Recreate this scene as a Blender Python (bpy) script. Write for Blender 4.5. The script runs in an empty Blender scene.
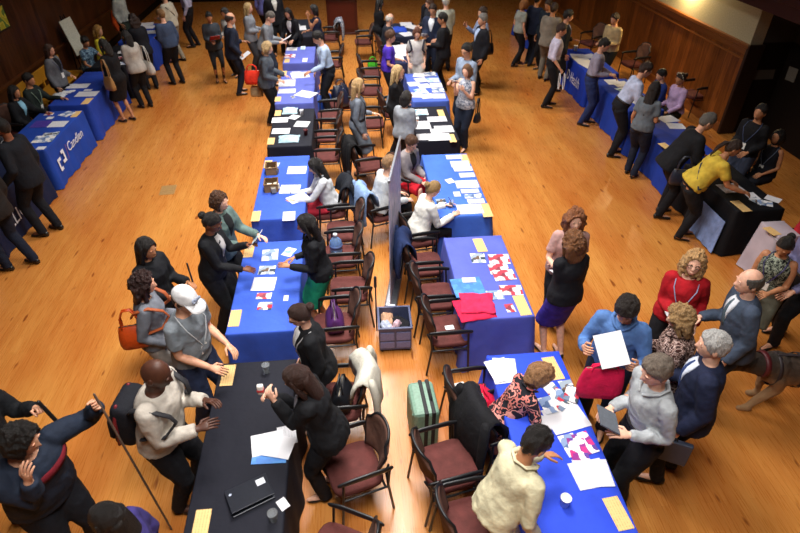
import bpy, bmesh, math, random
from mathutils import Vector, Matrix, noise
random.seed(7)
SC = bpy.context.scene
COL = SC.collection
PI = math.pi
def R(a): return math.radians(a)
def V(*a): return Vector(a)

# ---------------------------------------------------------------- camera
FPX, CAM_H, PITCH, YAW = 563.0, 4.9, R(36.9), R(5.2)
FW = V(math.sin(YAW)*math.cos(PITCH), math.cos(YAW)*math.cos(PITCH), -math.sin(PITCH))
RT = V(math.cos(YAW), -math.sin(YAW), 0)
UP = RT.cross(FW)
CAM = V(0, 0, CAM_H)
cam_data = bpy.data.cameras.new('camera')
cam = bpy.data.objects.new('camera', cam_data); COL.objects.link(cam)
m = Matrix.Identity(4)
for i in range(3):
    m[i][0] = RT[i]; m[i][1] = UP[i]; m[i][2] = -FW[i]; m[i][3] = CAM[i]
cam.matrix_world = m
cam_data.sensor_width = 36; cam_data.lens = 36*FPX/800
cam_data.clip_end = 200; cam_data.clip_start = 0.05
cam_data.dof.use_dof = True; cam_data.dof.focus_distance = 6.3; cam_data.dof.aperture_fstop = 1.9
SC.camera = cam

def ray(px, py): return FW*FPX + RT*(px-400) - UP*(py-266.5)
def spot(px, py, z=0.0):            # the place in the room at height z that the photograph shows at px, py
    d = ray(px, py); t = (z-CAM_H)/d.z
    return CAM + d*t

# ---------------------------------------------------------------- materials
def lin(c):
    if isinstance(c, str):
        c = c.lstrip('#'); c = [int(c[i:i+2], 16)/255 for i in (0, 2, 4)]
    return [(x/12.92 if x <= .04045 else ((x+.055)/1.055)**2.4) for x in c] + [1]
MATS = {}
class NT:
    def __init__(s, name):
        s.m = bpy.data.materials.new(name); s.m.use_nodes = True
        s.t = s.m.node_tree; s.b = s.t.nodes['Principled BSDF']
    def n(s, ty, **kw):
        x = s.t.nodes.new(ty)
        for k, v in kw.items(): setattr(x, k, v)
        return x
    def l(s, a, b): s.t.links.new(a, b)
    def coord(s, scale=(1, 1, 1), rot=(0, 0, 0), out='Object'):
        tc = s.n('ShaderNodeTexCoord'); mp = s.n('ShaderNodeMapping')
        mp.inputs['Scale'].default_value = scale; mp.inputs['Rotation'].default_value = rot
        s.l(tc.outputs[out], mp.inputs['Vector']); return mp.outputs['Vector']
    def noise(s, vec, scale, detail=3, rough=.5):
        x = s.n('ShaderNodeTexNoise'); x.inputs['Scale'].default_value = scale
        x.inputs['Detail'].default_value = detail; x.inputs['Roughness'].default_value = rough
        s.l(vec, x.inputs['Vector']); return x
    def ramp(s, fac, stops, interp='LINEAR'):
        x = s.n('ShaderNodeValToRGB'); x.color_ramp.interpolation = interp
        e = x.color_ramp.elements
        while len(e) < len(stops): e.new(.5)
        for q, (p, c) in zip(e, stops): q.position = p; q.color = lin(c) if not isinstance(c, (list,)) else c
        s.l(fac, x.inputs['Fac']); return x.outputs['Color']
    def bump(s, h, strength=.3, dist=.01):
        x = s.n('ShaderNodeBump'); x.inputs['Strength'].default_value = strength; x.inputs['Distance'].default_value = dist
        s.l(h, x.inputs['Height']); s.l(x.outputs['Normal'], s.b.inputs['Normal'])
    def set(s, color=None, rough=None, metal=None, spec=None, **kw):
        if color is not None: s.b.inputs['Base Color'].default_value = lin(color)
        if rough is not None: s.b.inputs['Roughness'].default_value = rough
        if metal is not None: s.b.inputs['Metallic'].default_value = metal
        if spec is not None: s.b.inputs['Specular IOR Level'].default_value = spec
        for k, v in kw.items(): s.b.inputs[k].default_value = v
def shade(c, k):
    c = c.lstrip('#'); v = [min(255, max(0, int(int(c[i:i+2], 16)*k))) for i in (0, 2, 4)]
    return '#%02x%02x%02x' % tuple(v)

def fabric(color, pattern=None, rough=.85):
    key = ('fab', color, pattern)
    if key in MATS: return MATS[key]
    t = NT('fabric'); t.set(color, rough, spec=.25)
    vec = t.coord()
    wr = t.noise(vec, 9, 3, .55); fi = t.noise(vec, 260, 1)
    if pattern is None:
        c = t.ramp(wr.outputs['Fac'], [(.3, shade(color, .88)), (.7, shade(color, 1.08))]); t.l(c, t.b.inputs['Base Color'])
    elif pattern[0] == 'blotch':       # printed cloth: (kind, scale, colours...)
        n2 = t.n('ShaderNodeTexVoronoi'); n2.inputs['Scale'].default_value = pattern[1]; t.l(vec, n2.inputs['Vector'])
        cols = list(pattern[2:]); st = [(i/len(cols), c) for i, c in enumerate(cols)]
        sep = t.n('ShaderNodeSeparateColor'); t.l(n2.outputs['Color'], sep.inputs['Color'])
        t.l(t.ramp(sep.outputs[0], st, 'CONSTANT'), t.b.inputs['Base Color'])
    elif pattern[0] == 'floral':
        n2 = t.noise(vec, pattern[1], 2, .5); cols = list(pattern[2:])
        st = [(.36+.28*i/len(cols), c) for i, c in enumerate(cols)]; st[0] = (0, cols[0])
        t.l(t.ramp(n2.outputs['Fac'], st, 'CONSTANT'), t.b.inputs['Base Color'])
    elif pattern[0] == 'stripe':       # fine stripes
        w = t.n('ShaderNodeTexWave'); w.inputs['Scale'].default_value = pattern[1]; w.bands_direction = 'Z' if len(pattern) > 3 else 'Y'
        t.l(vec, w.inputs['Vector'])
        t.l(t.ramp(w.outputs['Fac'], [(.4, color), (.7, pattern[2])]), t.b.inputs['Base Color'])
    ad = t.n('ShaderNodeMath', operation='MULTIPLY_ADD'); ad.inputs[1].default_value = .08
    t.l(fi.outputs['Fac'], ad.inputs[0]); t.l(wr.outputs['Fac'], ad.inputs[2])
    t.bump(ad.outputs[0], .55, .03)
    MATS[key] = t.m; return t.m
def plain(name, color, rough=.5, metal=0, spec=.5, **kw):
    key = (name, color, rough)
    if key in MATS: return MATS[key]
    t = NT(name); t.set(color, rough, metal, spec, **kw)
    vec = t.coord(); n = t.noise(vec, 40, 2)
    c = t.ramp(n.outputs['Fac'], [(.3, shade(color, .93)), (.7, shade(color, 1.05))]); t.l(c, t.b.inputs['Base Color'])
    MATS[key] = t.m; return t.m
def skin_mat(color):
    key = ('skin', color)
    if key in MATS: return MATS[key]
    t = NT('skin'); t.set(color, .5, spec=.35)
    vec = t.coord(); n = t.noise(vec, 25, 3)
    c = t.ramp(n.outputs['Fac'], [(.3, shade(color, .92)), (.7, shade(color, 1.05))]); t.l(c, t.b.inputs['Base Color'])
    t.b.inputs['Subsurface Weight'].default_value = .05
    MATS[key] = t.m; return t.m
def hair_mat(color):
    key = ('hair', color)
    if key in MATS: return MATS[key]
    t = NT('hair'); t.set(color, .45, spec=.45)
    vec = t.coord((60, 60, 9)); n = t.noise(vec, 2.2, 4, .6)
    c = t.ramp(n.outputs['Fac'], [(.25, shade(color, .6)), (.75, shade(color, 1.35))]); t.l(c, t.b.inputs['Base Color'])
    fn = t.noise(t.coord((140, 140, 40)), 2.0, 2, .6); ad = t.n('ShaderNodeMath', operation='ADD'); t.l(n.outputs['Fac'], ad.inputs[0]); t.l(fn.outputs['Fac'], ad.inputs[1])
    t.bump(ad.outputs[0], .9, .012)
    MATS[key] = t.m; return t.m

# ---------------------------------------------------------------- mesh helpers
def frame_of(d, ref=None):
    d = d.normalized()
    ref = ref or (V(0, 0, 1) if abs(d.z) < .9 else V(1, 0, 0))
    u = ref.cross(d).normalized(); return u, d.cross(u).normalized()
def loft(bm, rings, n=14, cap=True, mi=0):
    """rings: (centre, u, v, ru, rv)"""
    L = []
    for c, u, v, ru, rv in rings:
        L.append([bm.verts.new(c + u*(ru*math.cos(2*PI*k/n)) + v*(rv*math.sin(2*PI*k/n))) for k in range(n)])
    for a, b in zip(L, L[1:]):
        for k in range(n):
            f = bm.faces.new((a[k], a[(k+1) % n], b[(k+1) % n], b[k])); f.material_index = mi
    if cap:
        for f in (bm.faces.new(list(reversed(L[0]))), bm.faces.new(L[-1])): f.material_index = mi
    return L
def tube(bm, pts, radii, n=10, round_ends=True, mi=0, flat=1.0, ref=None):
    if not isinstance(radii, (list, tuple)): radii = [radii]*len(pts)
    pts = [Vector(p) for p in pts]; rings = []
    ds = []
    for i in range(len(pts)):
        a = pts[max(0, i-1)]; b = pts[min(len(pts)-1, i+1)]
        d = (b-a); ds.append(d.normalized() if d.length > 1e-9 else V(0, 0, 1))
    u, v = frame_of(ds[0], ref)
    for i, (p, r) in enumerate(zip(pts, radii)):
        if i:
            u = (u - ds[i]*u.dot(ds[i])); u = u.normalized() if u.length > 1e-6 else frame_of(ds[i])[0]
            v = ds[i].cross(u).normalized()
        if i == 0 and round_ends:
            rings += [(p-ds[0]*r*.92, u, v, r*.38, r*.38*flat), (p-ds[0]*r*.6, u, v, r*.8, r*.8*flat)]
        rings.append((p, u, v, r, r*flat))
        if i == len(pts)-1 and round_ends:
            rings += [(p+ds[i]*r*.6, u, v, r*.8, r*.8*flat), (p+ds[i]*r*.92, u, v, r*.38, r*.38*flat)]
    loft(bm, rings, n, True, mi)
def ball(bm, c, r, n=12, m=8, mi=0, rot=None):
    rx, ry, rz = r if isinstance(r, (tuple, list)) else (r, r, r)
    c = Vector(c); rows = []
    top = bm.verts.new(c + (rot @ V(0, 0, rz) if rot else V(0, 0, rz))); bot = bm.verts.new(c + (rot @ V(0, 0, -rz) if rot else V(0, 0, -rz)))
    for j in range(1, m):
        th = PI*j/m; row = []
        for k in range(n):
            p = V(rx*math.sin(th)*math.cos(2*PI*k/n), ry*math.sin(th)*math.sin(2*PI*k/n), rz*math.cos(th))
            row.append(bm.verts.new(c + (rot @ p if rot else p)))
        rows.append(row)
    fs = []
    for k in range(n):
        fs.append(bm.faces.new((top, rows[0][k], rows[0][(k+1) % n])))
        fs.append(bm.faces.new((bot, rows[-1][(k+1) % n], rows[-1][k])))
    for a, b in zip(rows, rows[1:]):
        for k in range(n): fs.append(bm.faces.new((a[k], b[k], b[(k+1) % n], a[(k+1) % n])))
    for f in fs: f.material_index = mi
def box(bm, lo, hi, mat=None, bev=0, mi=0):
    lo = Vector(lo); hi = Vector(hi); b2 = bmesh.new()
    vs = [b2.verts.new((x, y, z)) for x in (lo.x, hi.x) for y in (lo.y, hi.y) for z in (lo.z, hi.z)]
    for q in ((0, 1, 3, 2), (4, 6, 7, 5), (0, 4, 5, 1), (2, 3, 7, 6), (0, 2, 6, 4), (1, 5, 7, 3)): b2.faces.new([vs[i] for i in q])
    if bev: bmesh.ops.bevel(b2, geom=list(b2.edges), offset=bev, segments=2, affect='EDGES', profile=.5)
    mp = {}
    for v in b2.verts: mp[v] = bm.verts.new(mat @ v.co if mat else v.co)
    for f in b2.faces:
        g = bm.faces.new([mp[v] for v in f.verts]); g.material_index = mi
    b2.free()
def lathe(bm, prof, n=16, mi=0, c=(0, 0, 0)):
    c = Vector(c); L = []
    for r, z in prof: L.append([bm.verts.new(c+V(r*math.cos(2*PI*k/n), r*math.sin(2*PI*k/n), z)) for k in range(n)])
    for a, b in zip(L, L[1:]):
        for k in range(n): bm.faces.new((a[k], a[(k+1) % n], b[(k+1) % n], b[k])).material_index = mi
    bm.faces.new(list(reversed(L[0]))).material_index = mi; bm.faces.new(L[-1]).material_index = mi
def obj(name, bm, mats, parent=None, smooth=True, loc=None, rot=None):
    me = bpy.data.meshes.new(name)
    if bm is not None:
        bmesh.ops.recalc_face_normals(bm, faces=bm.faces) if smooth != 'keep' else None
        bm.to_mesh(me); bm.free()
    for q in (mats if isinstance(mats, (list, tuple)) else [mats]): me.materials.append(q)
    if smooth and len(me.polygons): me.polygons.foreach_set('use_smooth', [True]*len(me.polygons))
    o = bpy.data.objects.new(name, me); COL.objects.link(o)
    if parent is not None: o.parent = parent
    if loc is not None: o.location = loc
    if rot is not None: o.rotation_euler = rot
    return o
def flatobj(name, bm, mats, parent=None, **k): return obj(name, bm, mats, parent, smooth=False, **k)
def tag(o, label, cat, group=None):
    o['label'] = label; o['category'] = cat
    if group: o['group'] = group
    return o
def thing(name, label, cat, loc=(0, 0, 0), rz=0, group=None):
    o = bpy.data.objects.new(name, None); COL.objects.link(o); o.empty_display_size = .1
    o.location = loc; o.rotation_euler = (0, 0, rz); return tag(o, label, cat, group)
def struct(name, bm, mat, smooth=False):
    o = obj(name, bm, mat, None, smooth); o['kind'] = 'structure'; return o
def copy_thing(root, loc, rz, label=None, group=None):
    r = root.copy(); COL.objects.link(r); r.location = loc; r.rotation_euler = (0, 0, rz)
    if label: r['label'] = label
    if group: r['group'] = group
    for ch in list(root.children):
        c = ch.copy(); COL.objects.link(c); c.parent = r
        for g in list(ch.children):
            d = g.copy(); COL.objects.link(d); d.parent = c
    return r
PEND = []      # meshes to fuse into one skin
def fuse(bm, o, voxel, iters=4, post=None, wr=0):
    me = bpy.data.meshes.new('tmp'); bmesh.ops.recalc_face_normals(bm, faces=bm.faces); bm.to_mesh(me); bm.free()
    t = bpy.data.objects.new('tmp', me); COL.objects.link(t)
    r = t.modifiers.new('r', 'REMESH'); r.mode = 'VOXEL'; r.voxel_size = voxel
    s = t.modifiers.new('s', 'SMOOTH'); s.factor = .5; s.iterations = iters
    PEND.append((t, o, post, wr))
def flush():
    dg = bpy.context.evaluated_depsgraph_get(); dg.update()
    for t, o, post, wr in PEND:
        me = bpy.data.meshes.new_from_object(t.evaluated_get(dg))
        mats = list(o.data.materials)
        if wr:      # folds of the cloth
            sd = V(random.random()*50, random.random()*50, 0); N = noise.noise
            cs = [v.co.copy() for v in me.vertices]; ns = [q.vector.copy() for q in me.vertex_normals]; out = []
            for c, nr in zip(cs, ns):
                q = V(c.x*9, c.y*9, c.z*6)+sd
                f = N(q+V(N(q*.7), N(q*.7+sd), 0)*1.2); g = N(V(c.x*22, c.y*22, c.z*13)+sd)
                out.extend(c + nr*(wr*((1-abs(f)*2.2)*.8 + g*.55 - .25)))
            me.vertices.foreach_set('co', out)
        if post is not None:
            b = bmesh.new(); b.from_mesh(me); b.from_mesh(post); b.to_mesh(me); b.free()
        me.materials.clear()
        for q in mats: me.materials.append(q)
        if post is None and len(me.polygons): me.polygons.foreach_set('material_index', [0]*len(me.polygons))
        me.polygons.foreach_set('use_smooth', [True]*len(me.polygons))
        old = o.data; me.name = o.name; o.data = me; bpy.data.meshes.remove(old)
    for t, o, post, wr in PEND:
        d = t.data; bpy.data.objects.remove(t); bpy.data.meshes.remove(d)
        if post is not None: bpy.data.meshes.remove(post)
    PEND.clear()
# ---------------------------------------------------------------- people
SKIN = {0: '#e2b096', 1: '#d09a7c', 2: '#b57d5a', 3: '#7d4d35', 4: '#4b2c20'}
BLACK, DKBR, BRN, LTBR, BLOND, GREY, WHITE, RED = '#14110f', '#2b1a12', '#4a2f1d', '#7b5737', '#b8945f', '#7d7872', '#bdb8b0', '#6d4024'
ARM = dict(down=(.05, .055, -.525), back=(-.10, .06, -.48), hold=(.25, -.06, -.30), read=(.28, -.07, -.22), phone=(.27, -.06, -.04),
           table=(.30, .0, -.38), far=(.50, .02, -.22), mouth=(.20, -.11, .04), fold=(.17, -.22, -.24), waist=(.22, -.02, -.36),
           lap=(.26, -.04, -.36), write=(.38, -.06, -.25), hip=(.02, .12, -.36), low=(.22, .04, -.46), fist=(.42, .10, .02), reach=(.52, .05, -.12))
TM = [(-.10, .135, .105), (0, .165, .118), (.12, .163, .118), (.25, .152, .112), (.5, .160, .116), (.72, .172, .122), (.87, .160, .102), (.95, .098, .075), (1.0, .060, .058)]
TF = [(-.10, .135, .105), (0, .172, .122), (.12, .165, .116), (.28, .128, .098), (.5, .140, .106), (.70, .150, .126), (.87, .140, .094), (.95, .085, .068), (1.0, .052, .051)]
def interp(tab, t):
    if t <= tab[0][0]: return tab[0][1], tab[0][2]
    for a, b in zip(tab, tab[1:]):
        if t <= b[0]:
            k = (t-a[0])/(b[0]-a[0]); return a[1]+(b[1]-a[1])*k, a[2]+(b[2]-a[2])*k
    return tab[-1][1], tab[-1][2]
def sstep(x): x = max(0, min(1, x)); return x*x*(3-2*x)
def head_point(d):
    p = V(.097*d.x, .075*d.y, .118*d.z)
    low = max(0, -d.z)
    p.y *= 1 - .30*low**1.3
    if d.x < 0: p.x *= 1 - .38*low
    if d.x > 0 and d.z < -.3: p.x += .016*sstep((-d.z-.3)/.5)*d.x*1.4
    if d.x > .3:
        p.x += .024*math.exp(-(p.y/.013)**2 - ((p.z+.024)/.019)**2) + .009*math.exp(-(p.y/.009)**2 - ((p.z-.004)/.022)**2)
        p.x -= .010*math.exp(-((abs(p.y)-.031)/.015)**2 - ((p.z-.006)/.012)**2)
        p.x += .006*math.exp(-(p.y/.022)**2 - ((p.z+.060)/.009)**2)
        p.x += .005*math.exp(-(p.y/.018)**2 - ((p.z+.095)/.012)**2)
    return p
def sphere_grid(bm, fn, n, m, M, mi=0):
    rows = []
    top = bm.verts.new(M @ fn(V(0, 0, 1))); bot = bm.verts.new(M @ fn(V(0, 0, -1)))
    for j in range(1, m):
        th = PI*j/m
        rows.append([bm.verts.new(M @ fn(V(math.sin(th)*math.cos(2*PI*k/n), math.sin(th)*math.sin(2*PI*k/n), math.cos(th)))) for k in range(n)])
    for k in range(n):
        bm.faces.new((top, rows[0][k], rows[0][(k+1) % n])).material_index = mi
        bm.faces.new((bot, rows[-1][(k+1) % n], rows[-1][k])).material_index = mi
    for a, b in zip(rows, rows[1:]):
        for k in range(n): bm.faces.new((a[k], b[k], b[(k+1) % n], a[(k+1) % n])).material_index = mi
def two_bone(a, b, l1, l2, pole):
    v = b-a; d = v.length; mx = (l1+l2)*.998
    if d > mx: v = v*(mx/d); d = mx; b = a+v
    dn = v.normalized(); x = (l1*l1-l2*l2+d*d)/(2*d); h = math.sqrt(max(0, l1*l1-x*x))
    p = pole - dn*pole.dot(dn); p = p.normalized() if p.length > 1e-5 else V(1, 0, 0)
    return a+dn*x+p*h, b
def hand_pieces(bm_palm, bm_fing, w, hd, nrm, side, s, curl, nf=7):
    """palm from the wrist w along hd, palm side facing nrm, thumb on the inner side"""
    hd = hd.normalized(); nrm = (nrm-hd*nrm.dot(hd)).normalized(); lat = hd.cross(nrm)*(-side)   # thumb side
    k = s
    loft(bm_palm, [(w-hd*.03*k, lat, nrm, .024*k, .02*k), (w+hd*.012*k, lat, nrm, .031*k, .018*k), (w+hd*.05*k, lat, nrm, .041*k, .017*k), (w+hd*.085*k, lat, nrm, .040*k, .014*k), (w+hd*.098*k, lat, nrm, .032*k, .009*k)], 12)
    for i, L in enumerate((.074, .084, .078, .060)):
        b = w + hd*(.078*k) + lat*((.029-.0195*i)*k)
        a = curl*(1+.12*i)*.55; p = [b-hd*.012*k, b+hd*.012*k]; ang = 0; cur = b+hd*.012*k
        for q, fr in enumerate((.44, .32, .24)):
            ang += a*(1, 1.25, .9)[q]; dv = hd*math.cos(ang)+nrm*math.sin(ang)+lat*(.05*(1.5-i)*math.cos(ang)); cur = cur + dv*(L*fr*k); p.append(cur)
        tube(bm_fing, p, [.0098*k, .0095*k, .0088*k, .0080*k, .0068*k], nf)
    b = w+hd*.022*k+lat*.026*k; d1 = (hd*.62+lat*.70+nrm*.30).normalized(); d2 = (hd*.9+lat*(.35-.35*curl)+nrm*(.25+.4*curl)).normalized()
    tube(bm_fing, [b-lat*.012*k, b+d1*.036*k, b+d1*.036*k+d2*.03*k, b+d1*.036*k+d2*.055*k], [.0125*k, .0115*k, .0105*k, .0085*k], nf)

PEOPLE = {}
def person(label, px, h=1.70, face=0, key=None, fem=False, sit=False, lean=4, side=0, hy=0, hp=12, L='down', R_='down', curl=(.45, .45),
           skin=1, hair=('short', BRN), top=('shirt', '#888888', 'long'), bottom=('trousers', '#1a1a1c'), shoe='#141312', acc=(), b=1.07, step=.05, mv=(0, 0), seat=.46, fz=None, hipfwd=0):
    h *= 1.04; s = h/1.75
    TAB = TF if fem else TM
    ln, sd = R(lean), R(side)
    hipz = (seat+.085*s) if sit else .945*s - (.03*s if abs(step) > .12 else 0)
    pel = V(hipfwd + (0 if sit else -math.sin(ln)*.16*s), 0, hipz)
    d = V(math.sin(ln)*math.cos(sd), math.sin(sd), math.cos(ln)*math.cos(sd)).normalized()
    lat = (V(0, 1, 0)-d*d.y).normalized(); fwd = lat.cross(d).normalized()
    def tor(t): return pel + d*(t*.52*s) + fwd*(.012*s*math.sin(PI*max(0, min(1, t))))
    def surf(t, phi, off):
        w, dp = interp(TAB, t); return tor(t) + fwd*(math.cos(phi)*(dp*s*b+off)) + lat*(math.sin(phi)*(w*s*b+off))
    hyr, hpr = R(hy), R(hp + lean*.45)
    neckd = (d*.75+V(0, 0, .35)).normalized()
    hrot = Matrix.Rotation(hyr, 3, 'Z') @ Matrix.Rotation(hpr, 3, 'Y')
    hk = s*(1.04 if fem else 1.07)
    nb = tor(.985); hc = nb + neckd*(.105*s) + hrot @ V(.012, 0, .062)*hk
    HM = Matrix.Translation(hc) @ hrot.to_4x4() @ Matrix.Scale(hk, 4)
    # where it stands: the head is at px in the photograph, hc.z above the floor
    W = spot(px[0], px[1], hc.z); fr = Matrix.Rotation(R(face), 3, 'Z'); off = fr @ V(hc.x, hc.y, 0)
    base = V(W.x-off.x+mv[0], W.y-off.y+mv[1], 0)
    dist = (W-CAM).length
    vox = .0125 if dist < 8.5 else (.017 if dist < 13 else .024)
    near = dist < 9
    sw = (.150 if fem else .172)*s*b
    sh = {q: tor(.885)+lat*(q*sw) for q in (1, -1)}
    arms = {}
    for q, A in ((1, L), (-1, R_)):
        A = ARM[A] if isinstance(A, str) else A
        tg = sh[q] + V(A[0]*s, q*A[1]*s, A[2]*s)
        el, wr = two_bone(sh[q], tg, .295*s, .262*s, V(-.55, q*.22, -.75))
        arms[q] = (sh[q], el, wr)
    legs = {}
    for q in (1, -1):
        hp_ = pel+V(0, q*.092*s, -.03*s)
        if sit: an = V(pel.x+.43*s-(0 if fz is None else fz), q*.11*s, .09*s); kn, an = two_bone(hp_, an, .44*s, .43*s, V(.8, 0, .6))
        else: an = V(q*step*s+hipfwd*.0, q*(.085 if fem else .105)*s, .09*s); kn, an = two_bone(hp_, an, .44*s, .43*s, V(1, q*.1, 0))
        legs[q] = (hp_, kn, an)
    # ---- body
    smat = skin_mat(SKIN[skin])
    pm = [smat, plain('eye_white', '#e8e4de', .3), plain('iris', '#20140e', .25), plain('lip', {0: '#b8665c', 1: '#a9594e', 2: '#8d4a3f', 3: '#6b3830', 4: '#4c2622'}[skin], .4), plain('brow', '#2a1c14', .8)]
    body = obj('person', None, pm); body.location = base; body.rotation_euler = (0, 0, R(face))
    tag(body, label, 'person')
    bm = bmesh.new(); pf = bmesh.new()
    loft(bm, [(tor(t), lat, fwd, w*s*b*.93, dd*s*b*.93) for t, w, dd in TAB], 18)
    tube(bm, [tor(.93), nb, hc-(hrot @ V(.012, 0, .05))*hk], [(.056 if fem else .064)*s, (.050 if fem else .059)*s, (.047 if fem else .056)*s], 12)
    for q in (1, -1):
        a, e, w = arms[q]; f = b*(0.88 if fem else 1)
        tube(bm, [a-lat*q*.02*s, a*.6+e*.4, e, e*.62+w*.38, w], [.053*s*f, .047*s*f, .038*s*f, .039*s*f, .027*s*f], 12)
        hd = (w-e).normalized()
        nr = V(0, -q, 0) if hd.z < -.8 else (V(0, -q*.45, -1) if hd.z < .5 else V(-.3, -q, 0))
        hand_pieces(bm, pf, w+hd*.012, hd + V(.0, -q*.08, -.0), nr, q, s*(.93 if fem else 1), curl[0 if q == 1 else 1], 7 if near else 5)
        hp_, kn, an = legs[q]
        tube(bm, [hp_, hp_*.5+kn*.5, kn, kn*.65+an*.35, an], [.082*s*b, .070*s*b, .050*s, .050*s, .034*s], 12)
        fx = V(1, q*.12, 0).normalized()
        tube(bm, [an+V(0, 0, -.035*s)-fx*.03*s, an+V(0, 0, -.045*s)+fx*.08*s, an+V(0, 0, -.058*s)+fx*.16*s], [.036*s, .034*s, .022*s], 10)
    ng, mg = (36, 30) if near else (22, 18)
    sphere_grid(pf, head_point, ng, mg, HM)
    for q in (1, -1):
        ball(pf, HM @ V(-.006, q*.075, -.008), (.019*hk, .010*hk, .031*hk), 8, 6, 0, hrot)
        ball(pf, HM @ V(.0765, q*.031, .006), .0125*hk, 8, 6, 1)
        ball(pf, HM @ V(.0855, q*.031, .005), (.0052*hk, .0066*hk, .0066*hk), 8, 6, 2, hrot)
        ball(pf, HM @ V(.089, q*.032, .027), (.006*hk, .016*hk, .0035*hk), 8, 6, 4, hrot)
    ball(pf, HM @ V(.0945, 0, -.0565), (.006*hk, .021*hk, .0045*hk), 8, 6, 3, hrot); ball(pf, HM @ V(.092, 0, -.065), (.006*hk, .017*hk, .005*hk), 8, 6, 3, hrot)
    pme = bpy.data.meshes.new('p'); bmesh.ops.recalc_face_normals(pf, faces=pf.faces); pf.to_mesh(pme); pf.free()
    fuse(bm, body, vox, 4, pme)
    # ---- hair
    st, hcol = hair[0], hair[1]; hx = hair[2] if len(hair) > 2 else 1.0
    if st != 'none':
        hm = hair_mat(hcol); hb = bmesh.new()
        thick = {'short': .019, 'crop': .009, 'ring': .010, 'long': .016, 'bob': .020, 'curly': .034, 'bun': .010, 'pony': .010, 'shag': .026, 'cap': .008}[st]*hx
        wav = {'curly': .024, 'shag': .012, 'bob': .008, 'long': .006, 'short': .011}.get(st, .004)
        seed = V(random.random()*9, random.random()*9, 0)
        def hfn(dv):
            p = head_point(V(dv.x, dv.y, dv.z)) if dv.x < .3 else V(.097*dv.x, .075*dv.y, .118*dv.z)
            x = dv.x
            if st in ('short', 'crop', 'ring', 'cap'): line = ((-.12+.72*x**1.6) if x > 0 else (-.12+.62*x)) + .16*noise.noise(dv*5+seed) - (.22*math.exp(-((x-.12)/.13)**2))
            elif st in ('bun', 'pony'): line = (-.10+.72*x) if x > 0 else (-.10+.75*x)
            else: line = (.62 if x > .78 else (.62-(.78-x)*3.6)) if x > .15 else -2.0
            mk = sstep((dv.z-line)/(.34 if st in ('short', 'crop', 'ring') else .16)+.25)
            if st == 'ring': mk *= 1-sstep((dv.z-.42)/.2); mk *= 1-sstep((x-.35)/.25)
            nz = noise.noise(dv*(4.5 if st in ('curly', 'shag') else 3)+seed)*wav + (noise.noise(dv*11+seed)*wav*.6 if st in ('curly', 'shag') else 0)
            rr = p.length
            if st == 'short' and mk > .1: nz += .35*wav*noise.noise(V(dv.x*16, dv.y*16, dv.z*7)+seed)
            tk_ = thick*(.30+.70*sstep((dv.z+.15)/.75)) if st in ('short', 'crop') else thick
            q = p*(1+(tk_+nz)/max(rr, .05)*mk) if mk > .02 else p*.86
            if .02 <= mk < .3: q = p*(.93+.07*mk/.3 + (thick*mk)/.1)
            if st in ('curly', 'bob', 'shag') and dv.z < .3 and x < .35: q.y *= 1+.22*hx*(1 if st != 'shag' else .6)*min(1, (.3-dv.z))
            return q
        sphere_grid(hb, hfn, (64 if near else 30), (48 if near else 24), HM)
        HL = lambda *a: HM @ V(*a)
        hu, hv = hrot @ V(0, 1, 0), hrot @ V(1, 0, 0)
        if st in ('long', 'bob', 'curly', 'shag'):
            ln_ = {'long': .36*hx, 'bob': .13, 'curly': .19, 'shag': .10}[st]; wd = {'long': .082, 'bob': .092, 'curly': .115, 'shag': .085}[st]
            rg = []; N = 9
            dn = (hrot @ V(0, 0, -1))*.35 + (-d)*.65*1.0; dn = V(dn.x, dn.y, dn.z).normalized()
            st0 = HL(-.052, 0, .02)
            for i in range(N):
                k = i/(N-1); c = st0 + dn*(ln_*hk+.03)*k + (-fwd)*(.035*hk*k if st == 'long' else .012*k)
                w_ = wd*(1+.10*math.sin(k*PI))*(1-.45*max(0, k-.6)/.4); dep = .058*(1-.42*k)
                c = c + V(noise.noise(V(i, 1, 0)+seed), noise.noise(V(i, 5, 0)+seed), 0)*wav*.8
                rg.append((c, hu, hv, w_*hk, dep*hk))
            rg.append((rg[-1][0]+dn*.02, hu, hv, wd*.25*hk, .012))
            loft(hb, rg, 18)
            if st in ('long', 'curly'):
                for q in (1, -1):
                    p0 = HL(.02, q*.074, .04); tube(hb, [p0, HL(.022, q*.086, -.05), HL(.012, q*.086, -.10)+dn*.03, HL(.03, q*.080, -.10)+dn*(.12*hx if st == 'long' else .05)], [.022*hk, .027*hk, .026*hk, .012*hk], 8, flat=.75)
        if st == 'bun': ball(hb, HL(-.112, 0, .035), .043*hk, 12, 9)
        if st == 'pony':
            p0 = HL(-.095, 0, .03); tube(hb, [p0, p0+(-fwd)*.05+V(0, 0, -.02), p0-d*.12-fwd*.06, p0-d*.26-fwd*.04], [.024*hk, .030*hk, .028*hk, .010*hk], 10)
        if near and st not in ('none',):
            for v in hb.verts:
                w3 = (v.co*38 if st in ('curly', 'shag') else V(v.co.x*55, v.co.y*55, v.co.z*22))+seed*3; v.co += V(noise.noise(w3), noise.noise(w3+V(7, 0, 0)), noise.noise(w3+V(0, 9, 0)))*{'curly': .011, 'shag': .007, 'short': .006, 'crop': .003}.get(st, .0035)
        obj('hair', hb, hm, body)
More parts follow.
